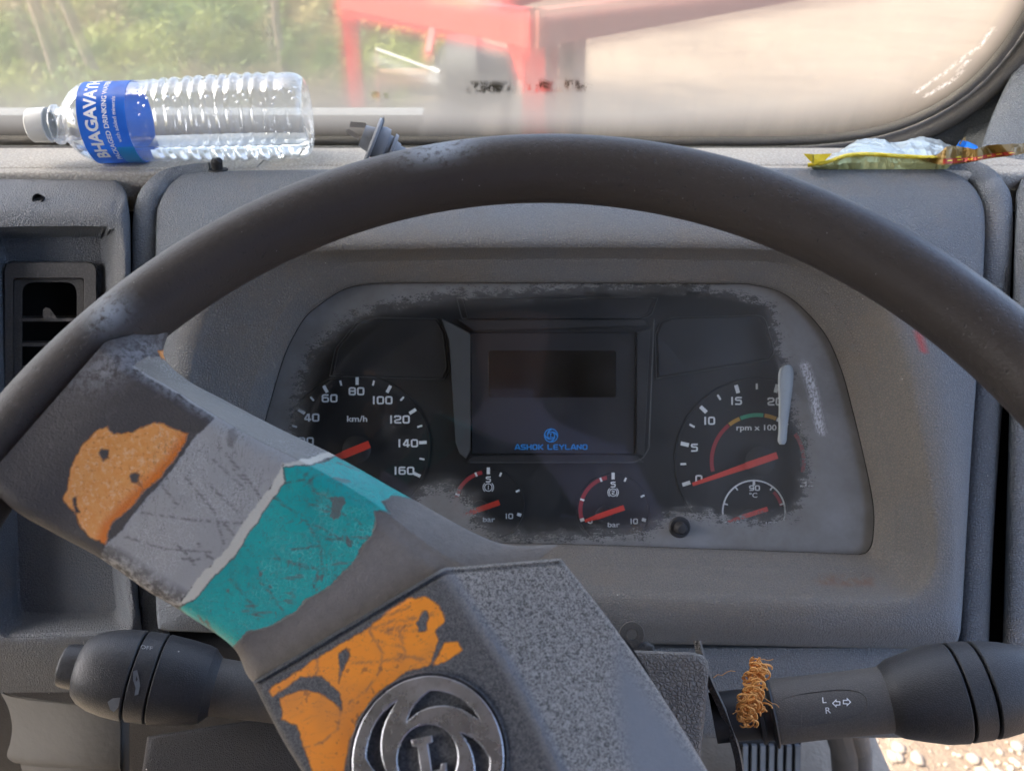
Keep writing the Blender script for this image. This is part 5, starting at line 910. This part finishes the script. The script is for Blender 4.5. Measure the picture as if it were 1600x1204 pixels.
# ------------------------------------------------------------------ water bottle
SB = SH + .001
Bc = np.array([-.157, y0 + .036, SB + .0320]); Ac = np.array([-.362, y0 + .016, SB + .0288]); bax = (Bc - Ac) / np.linalg.norm(Bc - Ac); BL_ = np.linalg.norm(Bc - Ac)
def m_pet():
    t = NT('clear_plastic'); dr = t.map(t.n('TexVoronoi', {'Vector': t.co, 'Scale': 190}, feature='F1'), .30, .12, 0, 1, True); nz = t.noise(60, 3); upm = t.map(t.up(), .1, .6); h = t.math('ADD', t.math('MULTIPLY', t.math('MULTIPLY', dr, upm), .9), t.math('MULTIPLY', nz, .35)); nb = t.bump(h, .0012)
    gl = t.n('BsdfGlossy', {0: (1, 1, 1), 1: .06, 'Normal': nb}); lw = t.n('LayerWeight', {0: .42, 'Normal': nb}, out=1); hz = t.n('BsdfDiffuse', {0: (.80, .83, .85)}); tl = t.n('BsdfTranslucent', {0: (.80, .83, .85)})
    mk = t.n('MixShader', {0: .5, 1: hz, 2: tl}); tr = t.n('BsdfTransparent', {0: (.95, .97, .98)}); a = t.n('MixShader', {0: t.math('ADD', t.math('MULTIPLY', lw, .55), t.math('MULTIPLY', t.math('MULTIPLY', dr, upm), .12), clamp=True), 1: tr, 2: gl}); return t.done(t.n('MixShader', {0: t.map(t.noise(25, 3), .3, .7, .05, .16), 1: a, 2: mk}))
M_pet = m_pet(); t = NT('water'); M_water = t.done(t.n('BsdfGlass', {0: (.97, .99, 1), 1: .02, 2: 1.33})); M_cap = m_plain('cap_white', (.78, .76, .68), .45, var=.04)
t = NT('label_blue'); lc_ = t.mix(t.map(t.noise(40, 2), .3, .7), (.02, .13, .60), (.04, .22, .80)); M_label = t.done(t.n('MixShader', {0: .35, 1: t.bsdf(lc_, .3), 2: t.n('BsdfTranslucent', {0: lc_})})); M_label2 = m_plain('label_cyan', (.02, .26, .62), .3)
bt = thing('water_bottle', (Ac + Bc) / 2 - (0, 0, .032), 'clear plastic water bottle with blue label lying on the dashboard shelf', 'bottle')
def bprof():
    pr = [(.012, .0112), (.018, .0112), (.0185, .0145), (.0205, .0145), (.021, .0118), (.026, .0135), (.031, .0195), (.036, .0245), (.041, .0275), (.044, .0287), (.046, .0290)]
    pr += [(.047 + .001 * k, .0290 + .0003 * k / 44) for k in range(0, 44)]
    for k in range(0, 97):
        s_ = .091 + k * .001; pr.append((s_, .0296 + .0022 * min(1, (s_ - .091) / .06) + (.0007 * math.sin((s_ - .091) * 2 * math.pi / .0088 + .5 * math.sin(s_ * 300)) if k > 3 else 0)))
    pr += [(.190, .0319), (.196, .0317), (.201, .0306), (.2045, .0280), (.206, .0245), (.2055, .0200), (.203, .015), (.2015, .008), (.2012, .0004)]
    return pr
BP = bprof(); m = MB(); m.lathe(Ac, bax, BP, 64, ref=(0, 0, 1)); build(m, 'bottle_body', M_pet, bt, 0)
m = MB(); m.lathe(Ac, bax, [(0, .0005), (0, .0112), (.001, .0122), (.0125, .0128), (.0135, .0126), (.0135, .011)], 48, ref=(0, 0, 1)); build(m, 'cap', M_cap, bt, 40)
bu = np.array([0, 0, 1.0]); bu -= bax * (bu @ bax); bu /= np.linalg.norm(bu); bv = np.cross(bax, bu)
def onb(t, phi, lift): r = np.interp(t, [p_[0] for p_ in BP], [p_[1] for p_ in BP]) + lift; return Ac + bax * t[..., None] + r[..., None] * (np.cos(phi)[..., None] * bu + np.sin(phi)[..., None] * bv)
sgn = 1 if (bv @ np.array([0, -1, 0])) > 0 else -1
T_, P_ = np.meshgrid(np.linspace(.046, .0800, 14), np.linspace(0, 2 * math.pi, 80), indexing='ij'); m = MB(); m.grid(onb(T_, P_, .0003)); lb = build(m, 'label', M_label, bt, 0)
T_, P_ = np.meshgrid(np.linspace(.068, .0802, 8), sgn * np.linspace(2.0, 2.9, 16), indexing='ij'); m = MB(); m.grid(onb(T_, P_, .0005)); build(m, 'label_band', M_label2, lb, 0)
def wrap(body, tc_, phic, size, name, wide=1.0, bold=.02):  # lettering reads up round the bottle
    v, f, sz = text2d(body, bold); k = size / sz[1]; t_ = tc_ - v[:, 1] * k; phi = phic - v[:, 0] * k * wide / .0292; build((onb(t_, sgn * phi, .0005), f), name, M_white_print, lb, 0)
wrap('BHAGAVATHI', .0555, 1.12, .0092, 'label_lettering', .98, .035); wrap('PACKAGED DRINKING WATER', .0655, 1.25, .0036, 'label_lettering', 1.02, .02); wrap('with added minerals', .0720, 1.30, .0028, 'label_lettering', 1.0, .0)
# water lying in the lower side
zl = SB + .0145; m = MB(); rows = []
for t_, r in [p_ for p_ in BP if p_[0] >= .026][::2]:
    r = max(.0004, r - .0009); c = Ac + bax * t_; hh = (zl - c[2]) / bu[2]; hh = min(hh, r * .98)
    if hh < -r * .98: rows.append(np.tile(c - bu * r * .98, (33, 1))); continue
    a0 = math.acos(max(-1, min(1, hh / r))); ang = np.linspace(a0, 2 * math.pi - a0, 33); rows.append(c + r * (np.cos(ang)[:, None] * bu + np.sin(ang)[:, None] * bv))
m.grid(rows, False, True); n = 33; k = m.n; m.f += [tuple(range(n)), tuple(range(k - 1, k - n - 1, -1))]; m.mi += [0, 0]; build(m, 'water', M_water, bt, 60, recalc=True)

# ------------------------------------------------------------------ snack wrappers on the shelf
def m_foil(name, c, rough=.35, metal=.6): 
    t = NT(name); nz = t.noise(45, 3, .6, dist=1.0); v = t.n('TexVoronoi', {'Vector': t.co, 'Scale': 60}, feature='F1'); return t.done(t.bsdf(t.mix(t.noise(30, 3), c, tuple(min(1, x * 1.25) for x in c)), rough, t.bump(t.math('ADD', nz, v), .004), metal))
M_silver = m_foil('silver_film', (.44, .49, .48), .30, .6); M_yel = m_foil('yellow_film', (.62, .48, .03), .35, .3); M_brown = m_foil('brown_film', (.17, .105, .025), .35, .45); M_redf = m_foil('red_film', (.30, .03, .015), .4, .2); M_bluef = m_foil('blue_film', (.0, .20, .72), .35, .2); M_olive = m_foil('olive_film', (.34, .36, .16), .4, .3)
ZS = SH + .001
wr = thing('snack_wrapper', pw(1390., 255., .60) * (1, 1, 0) + (0, 0, ZS), 'crumpled silver and yellow snack wrapper with torn brown flap on the shelf', 'wrapper')
DW = .588
sil_top = cr([(1268, 250), (1300, 243), (1330, 224), (1352, 218), (1378, 217), (1398, 224), (1430, 216), (1460, 217), (1478, 224), (1500, 238)], 5); sil_mid = cr([(1262, 256), (1290, 252), (1320, 242), (1352, 239), (1390, 241), (1420, 243), (1445, 244), (1462, 244), (1485, 243), (1502, 244)], 5); sil_bot = cr([(1272, 259), (1295, 262.5), (1320, 263), (1352, 263), (1390, 263), (1420, 263), (1445, 263), (1462, 262), (1485, 259), (1502, 252)], 5)
nz_ = lambda n, s_: rng.normal(0, s_, n)
m = MB(); rows = [np.array([pw(x, y, d) for x, y in q]) for q, d in ((sil_top + np.c_[nz_(len(sil_top), 0), nz_(len(sil_top), 1.0)], DW + .045), (sil_top * .75 + sil_mid * .25 + np.c_[nz_(len(sil_top), 0), nz_(len(sil_top), 1.2)], DW + .030), (sil_top * .35 + sil_mid * .65 + np.c_[nz_(len(sil_top), 0), nz_(len(sil_top), 1.0)], DW + .012), (sil_mid, DW))]; bk = np.array(rows[0]) * (1, 1, 0) + (0, 0.004, ZS); m.grid([bk] + rows); build(m, 'wrapper_top', M_silver, wr, 14)
m = MB(); hi_ = sil_mid + (0, 5.0); m.grid([[pw(x, y, DW - .001) for x, y in sil_mid - (0, 1.5)], [pw(x, y, DW - .005) for x, y in (sil_mid + hi_) / 2], [pw(x, y, DW) for x, y in hi_]]); build(m, 'wrapper_seam', M_yel, wr, 0)
m = MB(); fr = np.array([pw(x, y, DW) for x, y in hi_]); bt_ = np.array([pw(x, y, DW + .004) for x, y in sil_bot]); bt_[:, 2] = np.where(np.arange(len(bt_)) < len(bt_) * .85, ZS + .0005, bt_[:, 2]); m.grid([fr, (fr + bt_) / 2 - CZ * -.002 + np.c_[nz_(len(fr), 0), nz_(len(fr), .001), nz_(len(fr), 0)], bt_]); build(m, 'wrapper_front', M_olive, wr, 30)
P = [(1255, 240), (1272, 241), (1300, 240), (1290, 250), (1282, 257), (1272, 258), (1264, 250)]; m = MB(); m.prism([pw(float(x), float(y), DW - .004 - .004 * (i % 2)) for i, (x, y) in enumerate(P)], [pw(float(x), float(y), DW - .002) for x, y in P]); build(m, 'wrapper_corner', M_yel, wr, 20)
ft = cr([(1450, 246), (1466, 240), (1482, 228), (1500, 229), (1520, 232), (1535, 230), (1545, 227), (1570, 225), (1600, 224), (1640, 222)], 5); fb = cr([(1446, 251), (1462, 256), (1480, 258), (1500, 256), (1520, 253), (1540, 249), (1560, 246), (1585, 243), (1610, 238), (1650, 234)], 5); ft += np.c_[nz_(len(ft), 0), nz_(len(ft), .5)]
m = MB(); m.grid([[pw(x, y, DW - .006 + .004 * math.sin(i * .5)) for i, (x, y) in enumerate(q)] for q in (ft, ft * .6 + fb * .4, ft * .3 + fb * .7, fb)]); build(m, 'torn_flap', M_brown, wr, 30)
m = MB(); a_, b_ = ft[8:37] * .34 + fb[8:37] * .66, ft[8:37] * .08 + fb[8:37] * .92; a_[-1] = b_[-1] = (a_[-1] + b_[-1]) / 2; m.grid([[pw(x, y, DW - .0075 + .004 * math.sin((i + 8) * .5)) for i, (x, y) in enumerate(q)] for q in (a_, b_)]); build(m, 'printed_strip', M_redf, wr, 0)
for k in range(7):
    i0 = 2 + k * 4; m = MB(); a2, b2 = a_[i0:i0 + 3] * .7 + b_[i0:i0 + 3] * .3, a_[i0:i0 + 3] * .45 + b_[i0:i0 + 3] * .55; m.grid([[pw(x, y, DW - .0082 + .004 * math.sin((i + i0 + 8) * .5)) for i, (x, y) in enumerate(q)] for q in (a2, b2)]); build(m, 'print_dash', M_yel, wr, 0)
bs = thing('foil_scrap', pw(1505., 240., .64) * (1, 1, 0) + (0, 0, ZS), 'small bright blue foil scrap poking up behind the snack wrapper', 'foil scrap')
P = np.array([(1492, 232), (1500, 219), (1512, 221), (1527, 228), (1530, 236), (1515, 242), (1500, 243)], float); m = MB(); m.prism(pw(P[:, 0], P[:, 1], .628 + .006 * (np.arange(7) % 2)), pw(P[:, 0], P[:, 1] + 12, .645 + 0 * P[:, 0])); build(m, 'scrap_face', M_bluef, bs, 20)
P = np.array([(1488, 236), (1500, 222), (1509, 212), (1508, 222), (1498, 240)], float); m = MB(); m.prism(pw(P[:, 0], P[:, 1], .632 + 0 * P[:, 0]), pw(P[:, 0], P[:, 1] + 14, .640 + 0 * P[:, 0])); build(m, 'scrap_corner', M_brown, bs, 20)

# ------------------------------------------------------------------ loose connector on the shelf
M_conn = m_plain('grey_connector', (.20, .215, .235), .5, var=.15, scale=60)
cn = thing('connector', pw(585., 244., .60) * (1, 1, 0) + (0, 0, ZS), 'loose grey electrical connector with two metal blades behind the wheel rim', 'connector')
A_, B_ = pw(566., 212., .585), pw(640., 246., .595); ax = (B_ - A_) / np.linalg.norm(B_ - A_); k = .585 / F
m = MB(); m.lathe(A_, ax, [(0, .5 * k), (0, 17 * k), (14 * k, 20 * k), (17 * k, 20 * k)], 28, ref=CZ); build(m, 'socket', M_conn, cn, 35)
m = MB(); m.lathe(A_ + ax * 15 * k, ax, [(0, 20 * k), (0, 36 * k), (3 * k, 38 * k), (6 * k, 36 * k), (7 * k, 26 * k)], 36, ref=CZ); m.lathe(A_ + ax * 24 * k, ax, [(-4 * k, 24 * k), (6 * k, 28 * k), (14 * k, 27 * k), (16 * k, 20 * k), (22 * k, 19 * k), (23 * k, 25 * k), (28 * k, 24 * k), (29 * k, 15 * k), (36 * k, 13 * k)], 32, ref=CZ); build(m, 'flange', M_conn, cn, 35)
m = MB(); m.tube([A_ + ax * 50 * k, A_ + ax * 90 * k, pw(700., 262., .60), pw(860., 268., .605)], 11 * k, 14); build(m, 'cable', M_conn, cn, 0)
for P in ([(548, 190), (572, 192), (572, 200), (546, 199)], [(540, 203), (546, 202), (562, 211), (560, 219), (542, 209)]):
    P = np.array(P, float); m = MB(); m.prism(pw(P[:, 0], P[:, 1], .583 + 0 * P[:, 0]), pw(P[:, 0], P[:, 1], .5845 + 0 * P[:, 0])); build(m, 'blade_terminal', M_metal, cn)
m = MB(); q = np.array([(590, 200), (596, 192), (600, 181), (601, 190), (596, 203)], float); m.prism(pw(q[:, 0], q[:, 1], .580 + 0 * q[:, 0]), pw(q[:, 0], q[:, 1], .583 + 0 * q[:, 0])); build(m, 'flange_tab', M_conn, cn)
